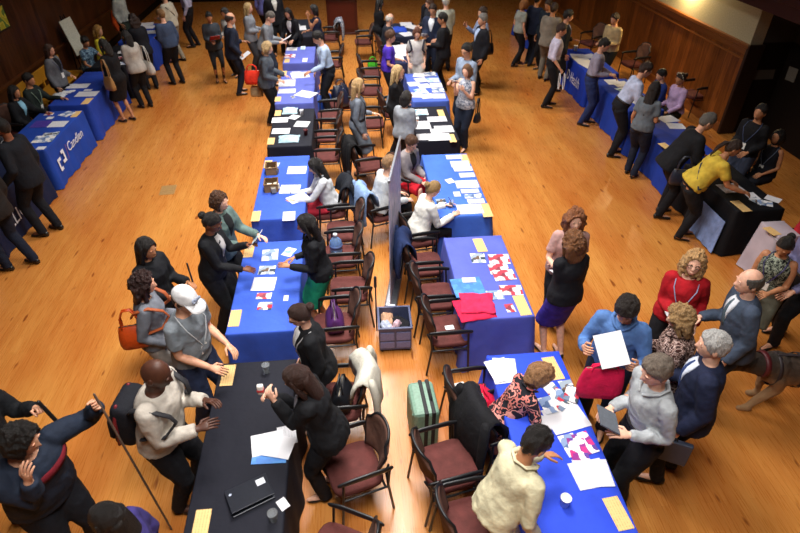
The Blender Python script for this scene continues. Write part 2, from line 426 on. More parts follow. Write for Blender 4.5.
        if st == 'cap' and len(hair) > 3:
            cb = bmesh.new(); cm = fabric(hair[3])
            def cfn(dv):
                p = V(.097*dv.x, .075*dv.y, .118*dv.z); return p*(1.17 if dv.z > .22 else 1.13*(.82 if dv.z < .10 else 1))
            sphere_grid(cb, cfn, 24, 18, HM); cap = obj('cap', cb, cm, body)
            br = bmesh.new(); rows = []
            for i in range(7):
                a = R(-62+124*i/6); rows.append([(.095*math.cos(a)*1.05, .083*math.sin(a), .036), (.10+.085*math.cos(a), .084*math.sin(a), .018-.012*math.cos(a))])
            up_ = [[br.verts.new(HM @ V(x, y, z+.003)) for x, y, z in r] for r in rows]; dn_ = [[br.verts.new(HM @ V(x, y, z-.004)) for x, y, z in r] for r in rows]
            for A in (up_, dn_):
                for a, c in zip(A, A[1:]): br.faces.new((a[0], a[1], c[1], c[0]))
            for a, c, e, f in zip(up_, up_[1:], dn_, dn_[1:]): br.faces.new((a[1], e[1], f[1], c[1])); br.faces.new((a[0], c[0], f[0], e[0]))
            br.faces.new((up_[0][0], dn_[0][0], dn_[0][1], up_[0][1])); br.faces.new((up_[-1][0], up_[-1][1], dn_[-1][1], dn_[-1][0]))
            obj('cap_brim', br, cm, cap)
            cap_text(cap, HM)
    # ---- lower garment
    bk, bc = bottom[0], bottom[1]; bpat = bottom[2] if len(bottom) > 2 else None
    bmat = fabric(bc, bpat)
    if bk in ('trousers', 'jeans', 'leggings'):
        g = bmesh.new(); ex = .012 if bk != 'leggings' else -.006
        loft(g, [(tor(t), lat, fwd, interp(TAB, t)[0]*s*b+.014, interp(TAB, t)[1]*s*b+.014) for t in (-.12, -.04, .04, .12, .2)], 18)
        for q in (1, -1):
            hp_, kn, an = legs[q]; fl = .062 if bk != 'leggings' else .038
            tube(g, [hp_, hp_*.5+kn*.5, kn, kn*.5+an*.5, an*.93+kn*.07, an+V(-.004, 0, -.035*s)], [(.096*b+ex)*s, (.085*b+ex)*s, (.064+ex)*s, (fl+.008)*s, fl*s, fl*s*1.02], 14, round_ends=False)
        o = obj('trousers' if bk != 'leggings' else 'leggings', None, bmat, body); fuse(g, o, vox*1.05, 5, wr=.006 if dist < 14 else 0)
        if top[0] in ('tucked',):
            g = bmesh.new(); loft(g, [(tor(t), lat, fwd, interp(TAB, t)[0]*s*b+.022, interp(TAB, t)[1]*s*b+.022) for t in (.17, .235)], 24, False)
            bo = obj('belt', g, plain('leather', '#1a1310', .5), body)
            sm_ = bo.modifiers.new('s', 'SOLIDIFY'); sm_.thickness = .004
    elif bk == 'skirt':
        g = bmesh.new(); ln_ = bottom[3] if len(bottom) > 3 else 1.0
        km = (legs[1][1]+legs[-1][1])*.5; hm_ = (legs[1][0]+legs[-1][0])*.5; dv = (km-hm_)
        w0, d0 = interp(TAB, .24)
        rings = [(tor(.24), lat, fwd, w0*s*b+.016, d0*s*b+.016), (tor(.1), lat, fwd, .168*s*b+.02, .118*s*b+.02), (tor(-.02), lat, fwd, .178*s*b+.02, .125*s*b+.02)]
        u2 = V(0, 1, 0); v2 = u2.cross(dv.normalized())*-1
        for k in (.35, .7, 1.0): c = hm_+dv*(k*ln_); rings.append((c, u2, v2 if v2.dot(fwd) > 0 or sit else -v2, (.190+.012*k)*s*b, (.122+.012*k)*s))
        loft(g, rings, 26); o = obj('skirt', None, bmat, body); fuse(g, o, vox*1.05, 4)
    # ---- shoes
    for q in (1, -1):
        g = bmesh.new(); an = legs[q][2]; fx = V(1, q*.14, 0).normalized(); ly = V(-fx.y, fx.x, 0); k = s*(.9 if fem else 1)
        prof = [(-.075, .012, .018, .045), (-.066, .028, .036, .04), (-.03, .033, .042, .044), (.03, .034, .036, .038), (.09, .041, .028, .029), (.14, .038, .023, .024), (.175, .022, .016, .018), (.186, .008, .009, .014)]
        loft(g, [(an*1.0+fx*(x*k)+V(0, 0, z*1.0-an.z+.004), ly, V(0, 0, 1), w*k, hh*k) for x, w, hh, z in prof], 12)
        obj('shoe', g, plain('shoe_leather', shoe, .4), body)
    # ---- upper garment
    tk, tc, sl = top[0], top[1], top[2]; tp = top[3] if len(top) > 3 else None
    tm = fabric(tc, tp); g = bmesh.new()
    ex = {'shirt': .013, 'tucked': .013, 'tee': .012, 'sweater': .021, 'jacket': .025, 'blazer': .024, 'dress': .012}[tk]
    lo = {'shirt': -.10, 'tucked': .16, 'tee': -.06, 'sweater': -.08, 'jacket': -.26, 'blazer': -.20, 'dress': -.05}[tk]
    if sit: lo = max(lo, -.06)
    ts = [lo+(1.0-lo)*i/9 for i in range(10)]; hi = .975
    rg = []
    for t in ts:
        t2 = lo+(hi-lo)*(t-lo)/(1-lo); w, dd = interp(TAB, t2); e2 = ex + (.018 if tk in ('jacket', 'blazer') and t2 < .1 else 0) + (.012 if tk in ('shirt', 'sweater', 'tee') and t2 < .3 else 0)
        if tk in ('jacket', 'blazer', 'shirt', 'sweater', 'tee') and .1 < t2 < .45: e2 += .010
        if t2 < 0: w, dd = .172, .122
        rg.append((tor(t2), lat, fwd, w*s*b+e2, dd*s*b+e2))
    loft(g, rg, 20)
    for q in (1, -1):
        a, e, w = arms[q]; f = b*(0.88 if fem else 1); x2 = ex*.95
        if sl == 'none': continue
        ball(g, a-lat*q*.022*s-d*.006, (.056*s*f+x2), 16, 10)
        pts = [a-lat*q*.05*s, a-lat*q*.01*s, a*.6+e*.4]; rr = [.053*s*f+x2, .054*s*f+x2, .050*s*f+x2]
        if sl == 'short': pts.append(a*.30+e*.70); rr.append(.050*s*f+x2+.004)
        elif sl == 'roll': pts += [e, e*.75+w*.25]; rr += [.042*s*f+x2, .042*s*f+x2+.006]
        else: pts += [e, e*.5+w*.5, w+(w-e).normalized()*.008]; rr += [.043*s*f+x2, .039*s*f+x2, .031*s*f+x2*.9]
        tube(g, pts, rr, 12, round_ends=False)
    if tk in ('shirt', 'tucked', 'jacket', 'blazer'):
        loft(g, [(tor(.95), lat, fwd, .078*s, .072*s), (tor(1.01)-fwd*.004, lat, fwd, .068*s, .066*s)], 16)
    if tk in ('shirt', 'tucked') and not any(a[0] == 'vfront' for a in acc) and sl != 'none' and near:
        cg = bmesh.new()
        for q in (1, -1): tube(cg, [surf(.93, q*.16, ex+.012), surf(.965, q*.55, ex+.016)+d*.012, surf(.985, q*1.2, ex+.010)+d*.020, surf(.985, q*2.2, ex+.008)+d*.022, surf(.985, PI, ex+.008)+d*.022], [.010, .017, .018, .018, .018], 8, flat=.55, ref=d)
        obj('collar', cg, tm, body)
    tn = {'tucked': 'shirt', 'tee': 't_shirt', 'jacket': 'suit_jacket'}.get(tk, tk)
    o = obj(tn, None, tm, body); fuse(g, o, vox, 9, wr=(.0075 if tk not in ('jacket', 'sweater') else .005) if dist < 14 else 0)
    def patch(name, t0, t1, wf, offs, mat, par=body, nt=9, nph=7, th=.006):
        g = bmesh.new(); A = []
        for i in range(nt):
            t = t0+(t1-t0)*i/(nt-1); hw = wf((t-t0)/(t1-t0)); A.append([surf(t, -hw+2*hw*j/(nph-1), offs) for j in range(nph)])
        F = [[g.verts.new(p) for p in r] for r in A]
        B = [[g.verts.new(p-fwd*th*2) for p in r] for r in A]
        for i in range(nt-1):
            for j in range(nph-1):
                g.faces.new((F[i][j], F[i][j+1], F[i+1][j+1], F[i+1][j])); g.faces.new((B[i][j], B[i+1][j], B[i+1][j+1], B[i][j+1]))
            for j, sg in ((0, 1), (nph-1, -1)): g.faces.new((F[i][j], F[i+1][j], B[i+1][j], B[i][j]))
        for i in (0, nt-1):
            for j in range(nph-1): g.faces.new((F[i][j], F[i][j+1], B[i][j+1], B[i][j]))
        return obj(name, g, mat, par)
    for a in acc:
        k = a[0]
        if k == 'vfront': patch('shirt_front', .42, .985, lambda u: .05+.44*u**1.1, ex+.004, fabric(a[1]))
        elif k == 'tie': patch('necktie', .40, .97, lambda u: .15-.09*u, ex+.011, fabric(a[1]), nph=3)
        elif k == 'yoke': patch('chest_stripe', .70, .80, lambda u: 1.75, ex+.010, fabric(a[1]), nt=3, nph=17)
        elif k == 'belt':
            g = bmesh.new(); loft(g, [(tor(t), lat, fwd, interp(TAB, t)[0]*s*b+ex+.012, interp(TAB, t)[1]*s*b+ex+.012) for t in (.22, .29)], 24)
            obj('belt', g, plain('leather', a[1], .5), body)
        elif k == 'lanyard':
            g = bmesh.new(); oo = ex+.010; lowt = .36
            for q in (1, -1): tube(g, [surf(.99, q*1.9, oo*.8), surf(.95, q*1.1, oo), surf(.82, q*.62, oo), surf(.6, q*.34, oo), surf(lowt, q*.05, oo+.003)], .0055, 6)
            lo_ = obj('lanyard', g, plain('ribbon', a[1], .6), body)
            g = bmesh.new(); c = surf(lowt-.09, 0, oo+.006); M = Matrix.Translation(c) @ Matrix((fwd, lat, d)).transposed().to_4x4()
            box(g, (-.003, -.038, -.052), (.003, .038, .052), M, .002); obj('name_badge', g, plain('badge_card', '#e8e6e0', .4), lo_, smooth=False)
        elif k == 'straps':
            g = bmesh.new(); oo = ex+.034
            for q in (1, -1):
                g = bmesh.new(); tube(g, [surf(.40, q*1.8, oo), surf(.50, q*.95, oo+.03), surf(.68, q*.55, oo+.03), surf(.84, q*.66, oo+.03), surf(.94, q*1.35, oo+.028)+d*.02, surf(.90, q*2.2, oo+.02), surf(.75, q*2.5, oo)], .023, 8, flat=.5, ref=fwd)
                obj('shoulder_strap', g, plain('webbing', a[1], .7), body)
        elif k == 'crossbody':
            g = bmesh.new(); oo = ex+.012; q = a[2]
            tube(g, [surf(.92, q*1.3, oo+.01), surf(.80, q*.6, oo), surf(.5, 0, oo), surf(.2, -q*.9, oo), surf(.05, -q*1.6, oo+.01)], .011, 8)
            tube(g, [surf(.92, q*1.3, oo+.01), surf(.85, q*2.2, oo), surf(.5, PI, oo), surf(.2, PI+q*.9, oo), surf(.05, -q*1.6, oo+.01)], .011, 8)
            obj('cross_strap', g, plain('webbing', a[1], .7), body)
        elif k == 'glasses':
            g = bmesh.new()
            for q in (1, -1):
                tube(g, [HM @ V(.096, q*.031+.021*math.cos(x), .004+.016*math.sin(x)) for x in [2*PI*i/12 for i in range(13)]], .0024, 5, False)
                tube(g, [HM @ V(.096, q*.052, .008), HM @ V(.05, q*.076, .008), HM @ V(-.01, q*.080, .004)], .0026, 5)
            tube(g, [HM @ V(.098, .011, .008), HM @ V(.098, -.011, .008)], .0024, 5); obj('eyeglasses', g, plain('spectacle_frame', '#17120f', .3), body)
        elif k == 'headband':
            g = bmesh.new(); tube(g, [HM @ V(.018*math.cos(x)-.0+.02, .088*math.sin(x), .030+.108*math.cos(x)) for x in [R(-95+190*i/14) for i in range(15)]], .012, 8, flat=.5); obj('headband', g, fabric(a[1], ('blotch', 60, '#222222', '#c8c0a8')), body)
        elif k == 'watch':
            e, w = arms[a[1]][1:]; hd = (w-e).normalized(); g = bmesh.new(); u, v = frame_of(hd); loft(g, [(w-hd*.02, u, v, .033*s, .033*s), (w+hd*.006, u, v, .031*s, .031*s)], 14); obj('wristwatch', g, plain('steel', '#b8b6b0', .3, 1), body)
        elif k == 'hood':
            g = bmesh.new(); tube(g, [surf(.9, x, .03) for x in [R(120+120*i/8) for i in range(9)]], .034, 10); obj('collar', g, fabric(a[1]), body)
    # ---- what others need to know about it, in room coordinates
    MW = Matrix.Translation(base) @ Matrix.Rotation(R(face), 4, 'Z')
    info = dict(o=body, M=MW, s=s, fwd=fr @ V(1, 0, 0), left=fr @ V(0, 1, 0), head=MW @ hc)
    for q, n_ in ((1, 'L'), (-1, 'R')):
        a, e, w = arms[q]; hd = (w-e).normalized(); info[n_] = MW @ (w+hd*.10*s); info['w'+n_] = MW @ w; info['h'+n_] = fr @ hd; info['sh'+n_] = MW @ (a+V(0, 0, .05)); info['e'+n_] = MW @ e
    info['back'] = MW @ (tor(.55)-fwd*.25); info['surf'] = lambda t, ph, of: MW @ surf(t, ph, of)
    if key: PEOPLE[key] = info
    return info
def text_mesh(body, size, extrude=.001, shear=0):
    cu = bpy.data.curves.new('lettering', 'FONT'); cu.body = body; cu.size = size; cu.extrude = extrude; cu.shear = shear
    cu.align_x = 'CENTER'; cu.align_y = 'CENTER'; cu.resolution_u = 3
    t = bpy.data.objects.new('tmp', cu); COL.objects.link(t)
    dg = bpy.context.evaluated_depsgraph_get(); me = bpy.data.meshes.new_from_object(t.evaluated_get(dg))
    bpy.data.objects.remove(t); bpy.data.curves.remove(cu); return me
def lettering(body, size, mat, M, parent=None, shear=0, name='lettering', extrude=.001, squeeze=1):
    me = text_mesh(body, size, extrude, shear)
    if squeeze != 1: me.transform(Matrix.Diagonal((squeeze, 1, 1, 1)))
    me.materials.clear(); me.materials.append(mat); me.transform(M)
    o = bpy.data.objects.new(name, me); COL.objects.link(o)
    if parent is not None: o.parent = parent
    return o
def cap_text(cap, HM):
    M = HM @ Matrix.Translation(V(.093, 0, .078)) @ Matrix(((0, 0, 1, 0), (1, 0, 0, 0), (0, 1, 0, 0), (0, 0, 0, 1))) 
    M = HM @ Matrix.Translation(V(.098, 0, .079)) @ Matrix.Rotation(R(-32), 4, 'Y') @ Matrix(((0, 0, 1, 0), (1, 0, 0, 0), (0, 1, 0, 0), (0, 0, 0, 1)))
    lettering('Cone', .042, plain('cap_stitching', '#8d97ad', .7), M, cap, .3, extrude=.006)
# ---------------------------------------------------------------- room
def floor_material():
    t = NT('floorboards'); vec = t.coord((1, 1, 1), (0, 0, R(90)))
    def bricks(c1, c2, c3):
        x = t.n('ShaderNodeTexBrick'); x.offset = .37; x.inputs['Scale'].default_value = 1
        x.inputs['Brick Width'].default_value = 2.6; x.inputs['Row Height'].default_value = .072
        x.inputs['Mortar Size'].default_value = .0011; x.inputs['Mortar Smooth'].default_value = .3; x.inputs['Bias'].default_value = 0
        for k, c in (('Color1', c1), ('Color2', c2), ('Mortar', c3)): x.inputs[k].default_value = lin(c)
        t.l(vec, x.inputs['Vector']); return x
    b1 = bricks('#cc8a42', '#ba7430', '#865222')
    g = t.noise(t.coord((26, 1.1, 1)), 3, 5, .6); b2 = t.noise(t.coord((1.2, .35, 1)), 1.2, 3)
    gr = t.ramp(g.outputs['Fac'], [(.25, '#b06a28'), (.55, '#d09048'), (.8, '#d9a45a')])
    mx = t.n('ShaderNodeMix', data_type='RGBA'); mx.inputs['Factor'].default_value = .5
    t.l(b1.outputs['Color'], mx.inputs['A']); t.l(gr, mx.inputs['B'])
    m2 = t.n('ShaderNodeMix', data_type='RGBA', blend_type='MULTIPLY'); m2.inputs['Factor'].default_value = .55
    t.l(mx.outputs['Result'], m2.inputs['A']); t.l(t.ramp(b2.outputs['Fac'], [(.3, '#d08a50'), (.65, '#ffffff')]), m2.inputs['B'])
    # knots
    kn = t.noise(t.coord((9, 2.2, 1)), 1.6, 1, .3)
    m3 = t.n('ShaderNodeMix', data_type='RGBA', blend_type='MULTIPLY'); m3.inputs['Factor'].default_value = .7
    t.l(m2.outputs['Result'], m3.inputs['A']); t.l(t.ramp(kn.outputs['Fac'], [(.22, '#8a4a1c'), (.29, '#ffffff')]), m3.inputs['B'])
    hs = t.n('ShaderNodeHueSaturation'); hs.inputs['Saturation'].default_value = 1.0; hs.inputs['Value'].default_value = .95
    t.l(m3.outputs['Result'], hs.inputs['Color']); t.l(hs.outputs['Color'], t.b.inputs['Base Color'])
    t.set(None, .32, spec=.5); t.l(t.ramp(g.outputs['Fac'], [(.3, [.22]*3+[1]), (.8, [.42]*3+[1])]), t.b.inputs['Roughness'])
    t.bump(b1.outputs['Fac'], -.15, .002); return t.m
def panel_material(c1='#5b3216', c2='#3a1d0c', c3='#1c0e06', w=.14, gloss=.35, along=0):
    t = NT('wood_panelling'); vec = t.coord((1, 1, 1), (0, R(90), R(0)))
    x = t.n('ShaderNodeTexBrick'); x.offset = 0; x.inputs['Scale'].default_value = 1; x.inputs['Brick Width'].default_value = 30; x.inputs['Row Height'].default_value = w
    x.inputs['Mortar Size'].default_value = .004; x.inputs['Mortar Smooth'].default_value = .5
    for k, c in (('Color1', c1), ('Color2', c2), ('Mortar', c3)): x.inputs[k].default_value = lin(c)
    t.l(vec, x.inputs['Vector'])
    g = t.noise(t.coord((9, 9, .8)), 3, 5, .6)
    mx = t.n('ShaderNodeMix', data_type='RGBA', blend_type='MULTIPLY'); mx.inputs['Factor'].default_value = .8
    t.l(x.outputs['Color'], mx.inputs['A']); t.l(t.ramp(g.outputs['Fac'], [(.3, '#8a6a55'), (.65, '#fff2e4')]), mx.inputs['B'])
    t.l(mx.outputs['Result'], t.b.inputs['Base Color']); t.set(None, gloss, spec=.4); t.bump(x.outputs['Fac'], -.3, .004)
    return t.m
FLOOR = floor_material()
PANEL_L = panel_material('#54301a', '#3c2010'); PANEL_R = panel_material('#9a5c28', '#6f3f16', '#2c1406', .22, .36)
DARKWOOD = plain('dark_wood', '#130a06', .6, 0, .2); PLASTER = plain('plaster', '#b3aa8c', .9); SHADEPL = plain('shaded_plaster', '#36322e', .9)  # the alcove's shade is put into the dark wood and dark plaster colours
RAILWOOD = plain('rail_wood', '#7a451d', .35)
XL, XR, XA, YB, YN, ZC = -7.05, 7.75, 8.62, 24.2, -5.0, 8.5
def quad_box(name, lo, hi, mat): bm = bmesh.new(); box(bm, lo, hi); return struct(name, bm, mat)
quad_box('floor', (XL-.3, YN-.3, -.12), (XA+.4, YB+.3, 0), FLOOR)
quad_box('wall_left', (XL-.25, YN, 0), (XL, YB, ZC), PANEL_L)
quad_box('wall_right', (XR, 10.6, 0), (XR+.25, YB, 1.75), PANEL_R)
quad_box('wall_right_plaster', (XR, 10.6, 1.75), (XR+.25, YB, ZC), PLASTER)
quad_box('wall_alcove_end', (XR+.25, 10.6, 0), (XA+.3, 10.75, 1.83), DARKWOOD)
quad_box('wall_alcove_end_plaster', (XR+.25, 10.6, 1.83), (XA+.3, 10.75, ZC), SHADEPL)
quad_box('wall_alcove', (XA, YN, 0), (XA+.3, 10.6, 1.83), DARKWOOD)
quad_box('wall_alcove_plaster', (XA, YN, 1.83), (XA+.3, 10.6, ZC), SHADEPL)
quad_box('wall_back', (XL, YB, 0), (XR, YB+.25, ZC), panel_material('#2c1a10', '#20120a', '#120a06', .2, .5))
quad_box('wall_front', (XL-.25, YN-.25, 0), (XA+.3, YN, ZC), PLASTER)
quad_box('ceiling', (XL-.25, YN-.25, ZC), (XA+.3, YB+.25, ZC+.2), PLASTER)
# chair rails, skirtings
def rail(name, prof, y0, y1, x, sgn, mat):
    bm = bmesh.new(); A = []
    for y in (y0, y1): A.append([bm.verts.new((x+sgn*p, y, z)) for p, z in prof])
    n = len(prof)
    for i in range(n): bm.faces.new((A[0][i], A[0][(i+1) % n], A[1][(i+1) % n], A[1][i]))
    bm.faces.new(A[0]); bm.faces.new(list(reversed(A[1]))); return struct(name, bm, mat)
rail('trim_1', [(0, .86), (.03, .86), (.035, .90), (.07, .905), (.07, .935), (0, .945)], YN, YB, XL, 1, plain('rail_wood', '#4f2a12', .3))
rail('trim_2', [(0, 1.60), (.02, 1.60), (.03, 1.63), (.03, 1.72), (.055, 1.74), (.055, 1.79), (0, 1.80)], 10.56, YB, XR, -1, RAILWOOD)
rail('trim_3', [(0, 1.50), (.02, 1.50), (.028, 1.515), (.02, 1.535), (0, 1.54)], 10.56, YB, XR, -1, RAILWOOD)
rail('baseboard_left', [(0, 0), (.025, 0), (.025, .16), (.01, .19), (0, .19)], YN, YB, XL, 1, DARKWOOD)
rail('baseboard_right', [(0, 0), (.025, 0), (.025, .16), (.01, .19), (0, .19)], 10.6, YB, XR, -1, RAILWOOD)
bm = bmesh.new(); box(bm, (XR-.05, 10.52, 0), (XR+.27, 10.6, 1.8), bev=.01); struct('trim_4', bm, plain('rail_wood', '#241208', .5))  # corner post wood coloured darker to stand for the alcove's shade
# the gallery along the right side: its dark red edge beam cuts the corner of the view
bm = bmesh.new(); box(bm, (7.22, 2.0, 2.585), (XA, 12.4, 2.95), bev=.012); box(bm, (7.16, 2.0, 2.80), (7.24, 12.4, 2.99), bev=.01); struct('ceiling_gallery', bm, plain('gallery_beam', '#3a120d', .55))
# notices on the alcove wall
for (y, z, w, h, a, lb) in ((11.0, 1.28, .46, .20, 8, 'pale landscape notice on the dark alcove wall, the left one'), (10.38, 1.27, .26, .25, -4, 'pale square notice on the dark alcove wall, the right one')):
    bm = bmesh.new(); box(bm, (-.004, -w/2, -h/2), (.004, w/2, h/2)); y = min(y, 10.35) if w < .4 else 10.58
    if w > .4: o = flatobj('wall_notice', bm, plain('notice_paper', '#4a4640', .8), loc=(8.25, 10.592, 1.22), rot=(0, R(a), R(90)))
    else: o = flatobj('wall_notice', bm, plain('notice_paper', '#6a655b', .8), loc=(XA-.006, 10.3, 1.30), rot=(R(a), 0, 0))
    tag(o, lb, 'notice', None)
# poster at the top of the left wall
bm = bmesh.new(); box(bm, (0, -.24, -.24), (.012, .24, .24)); po = flatobj('poster', bm, plain('poster_frame', '#20140c', .5), loc=(XL, 13.0, 2.04)); tag(po, 'yellow-green poster on the dark panelled left wall', 'poster')
bm = bmesh.new(); box(bm, (.012, -.20, -.20), (.015, .20, .20)); flatobj('print', bm, fabric('#b5a82e', ('floral', 6, '#a39a2c', '#c2b23a', '#5f7a35')), po)
# floor outlet plate
bm = bmesh.new(); box(bm, (-.13, -.17, 0), (.13, .17, .004), bev=.0015); box(bm, (-.09, -.04, .004), (.09, .04, .006)); o = flatobj('floor_outlet_cover', bm, plain('brushed_plate', '#b08a58', .45, .3), loc=spot(168, 190), rot=(0, 0, R(4))); tag(o, 'square metal outlet cover in the wooden floor', 'outlet cover')
# ---------------------------------------------------------------- overhead lights added out of view to light the hall
lampmetal = plain('lamp_metal', '#2c2a28', .5, .6)
def added_lamp(x, y, z, w, l, power, colr, k):
    r = thing('added_overhead_light', 'long unseen light added above the hall', 'added light', (x, y, z), 0, 'added hall lights')
    bm = bmesh.new(); box(bm, (-w/2-.04, -l/2-.04, 0), (w/2+.04, l/2+.04, .12), bev=.02); obj('housing', bm, lampmetal, r, smooth=False)
    bm = bmesh.new(); [tube(bm, [(0, q*l*.4, .1), (0, q*l*.4, ZC-z)], .01, 6) for q in (1, -1)]; obj('suspension', bm, lampmetal, r)
    ld = bpy.data.lights.new('lamp', 'AREA'); ld.shape = 'RECTANGLE'; ld.size = w; ld.size_y = l; ld.energy = power; ld.color = colr; ld.spread = R(128)
    lo = bpy.data.objects.new('lamp', ld); COL.objects.link(lo); lo.location = (x, y, z-.02)
COOL = (1.0, .965, .925)
for (x, y, p) in ((.1, 1.2, 310), (.1, 5.6, 430), (.0, 10.2, 440), (-.2, 15.2, 310), (-.3, 19.5, 80)):
    added_lamp(x, y, 6.9, 1.6, 2.6, p, COOL, 0)
# warm sconce under the gallery, just above the panelling
def sconce(x, y, z, power):
    r = thing('wall_sconce', 'warm wall sconce above the panelling of the right wall', 'wall lamp', (x, y, z))
    bm = bmesh.new(); box(bm, (0, -.06, -.1), (.03, .06, .1), bev=.01); obj('back_plate', bm, lampmetal, r, smooth=False)
    bm = bmesh.new(); lathe(bm, [(.01, .13), (.05, .115), (.085, .06), (.075, .06), (.04, .10), (.01, .11)], 16, c=(-.16, 0, 0)); tube(bm, [(0, 0, .05), (-.08, 0, .12), (-.16, 0, .125)], .01, 8); obj('shade', bm, lampmetal, r)
    ld = bpy.data.lights.new('sconce_bulb', 'POINT'); ld.energy = power; ld.color = (1, .74, .36); ld.shadow_soft_size = .07
    lo = bpy.data.objects.new('sconce_bulb', ld); COL.objects.link(lo); lo.location = (x-.16, y, z)
sconce(XR-.0, 13.1, 2.50, 170)
w = bpy.data.worlds.new('world'); SC.world = w; w.use_nodes = True
w.node_tree.nodes['Background'].inputs[0].default_value = (.06, .055, .05, 1); w.node_tree.nodes['Background'].inputs[1].default_value = .5
SC.view_settings.view_transform = 'Standard'; SC.view_settings.look = 'None'; SC.view_settings.gamma = 1; SC.view_settings.exposure = -0.22; SC.view_settings.use_curve_mapping = False
# ---------------------------------------------------------------- cloth-covered tables
TZ = .75
CLOTH = {'blue': '#3a5ac0', 'royal': '#1f3fae', 'violet': '#5f69bc', 'navy': '#20294a', 'black': '#16171c', 'darkblue': '#1b3c96', 'pale': '#b6aab4', 'deep': '#14204a'}
def cloth_mat(c):
    key = ('cloth', c)
    if key in MATS: return MATS[key]
    t = NT('tablecloth'); t.set(c, .75, spec=.2); vec = t.coord()
    a = t.noise(vec, 2.2, 4, .55); f = t.noise(vec, 300, 1)
    t.l(t.ramp(a.outputs['Fac'], [(.3, shade(c, .92)), (.7, shade(c, 1.06))]), t.b.inputs['Base Color'])
    ad = t.n('ShaderNodeMath', operation='MULTIPLY_ADD'); ad.inputs[1].default_value = .03; t.l(f.outputs['Fac'], ad.inputs[0]); t.l(a.outputs['Fac'], ad.inputs[2]); t.bump(ad.outputs[0], .5, .05)
    MATS[key] = t.m; return t.m
def draped_table(label, x0, x1, y0, y1, colr, fold=.014, group=None, flare=.03, drop=.015, drops=None):
    """a folding table of that footprint under a cloth reaching the floor"""
    cx, cy, hx, hy = (x0+x1)/2, (y0+y1)/2, (x1-x0)/2, (y1-y0)/2
    r = thing('draped_table', label, 'table', (cx, cy, 0), 0, group)
    bm = bmesh.new(); box(bm, (-hx+.02, -hy+.02, TZ-.045), (hx-.02, hy-.02, TZ-.012), bev=.006); obj('tabletop', bm, plain('laminate', '#8d8478', .5), r, smooth=False)
    for sx in (1, -1):
        for sy in (1, -1):
            bm = bmesh.new(); tube(bm, [(sx*(hx-.08), sy*(hy-.14), TZ-.045), (sx*(hx-.08), sy*(hy-.10), .014)], .015, 8); obj('leg', bm, plain('leg_steel', '#6a6a6c', .4, .8), r)
    bm = bmesh.new(); P = []; step = .045; rc = .02
    seg = [((-hx, -hy), (hx, -hy), (0, -1)), ((hx, -hy), (hx, hy), (1, 0)), ((hx, hy), (-hx, hy), (0, 1)), ((-hx, hy), (-hx, -hy), (-1, 0))]
    acc = 0
    for a, b, nn in seg:
        L = math.dist(a, b); n = max(4, int(L/step))
        for i in range(n):
            k = i/n; P.append((V(a[0]+(b[0]-a[0])*k, a[1]+(b[1]-a[1])*k, 0), V(nn[0], nn[1], 0), acc+L*k, min(k, 1-k)*L))
        acc += L
    sd = random.random()*20; zs = [TZ, TZ-.004, TZ-.016, TZ-.05, .62, .48, .34, .2, .1, drop]
    rings = []
    for zi, z in enumerate(zs):
        row = []; k = max(0, (TZ-.05-z)/TZ); out = (-.014, -.003, .002, .005)[zi] if zi < 4 else .006+flare*k
        for p, nn, t, e in P:
            cor = math.exp(-(e/.09)**2)       # corners fall in a soft point
            nv = nn if e > .001 else nn
            f = fold*k*1.5*(math.sin(t*9+sd)+.6*math.sin(t*21+sd*2)+.7*noise.noise(V(t*3, sd, 0)))*(1-.5*cor)
            q = p + nn*(out+f+cor*.035*k)
            c2 = p*1.0; dirc = V(math.copysign(1, p.x), math.copysign(1, p.y), 0)
            q += dirc*(cor*.018*k)
            row.append(bm.verts.new((q.x, q.y, z)))
        rings.append(row)
    n = len(P)
    for a, b in zip(rings, rings[1:]):
        for i in range(n): bm.faces.new((a[i], b[i], b[(i+1) % n], a[(i+1) % n]))
    bm.faces.new(rings[0]); c = obj('tablecloth', bm, cloth_mat(CLOTH.get(colr, colr)), r)
    return r
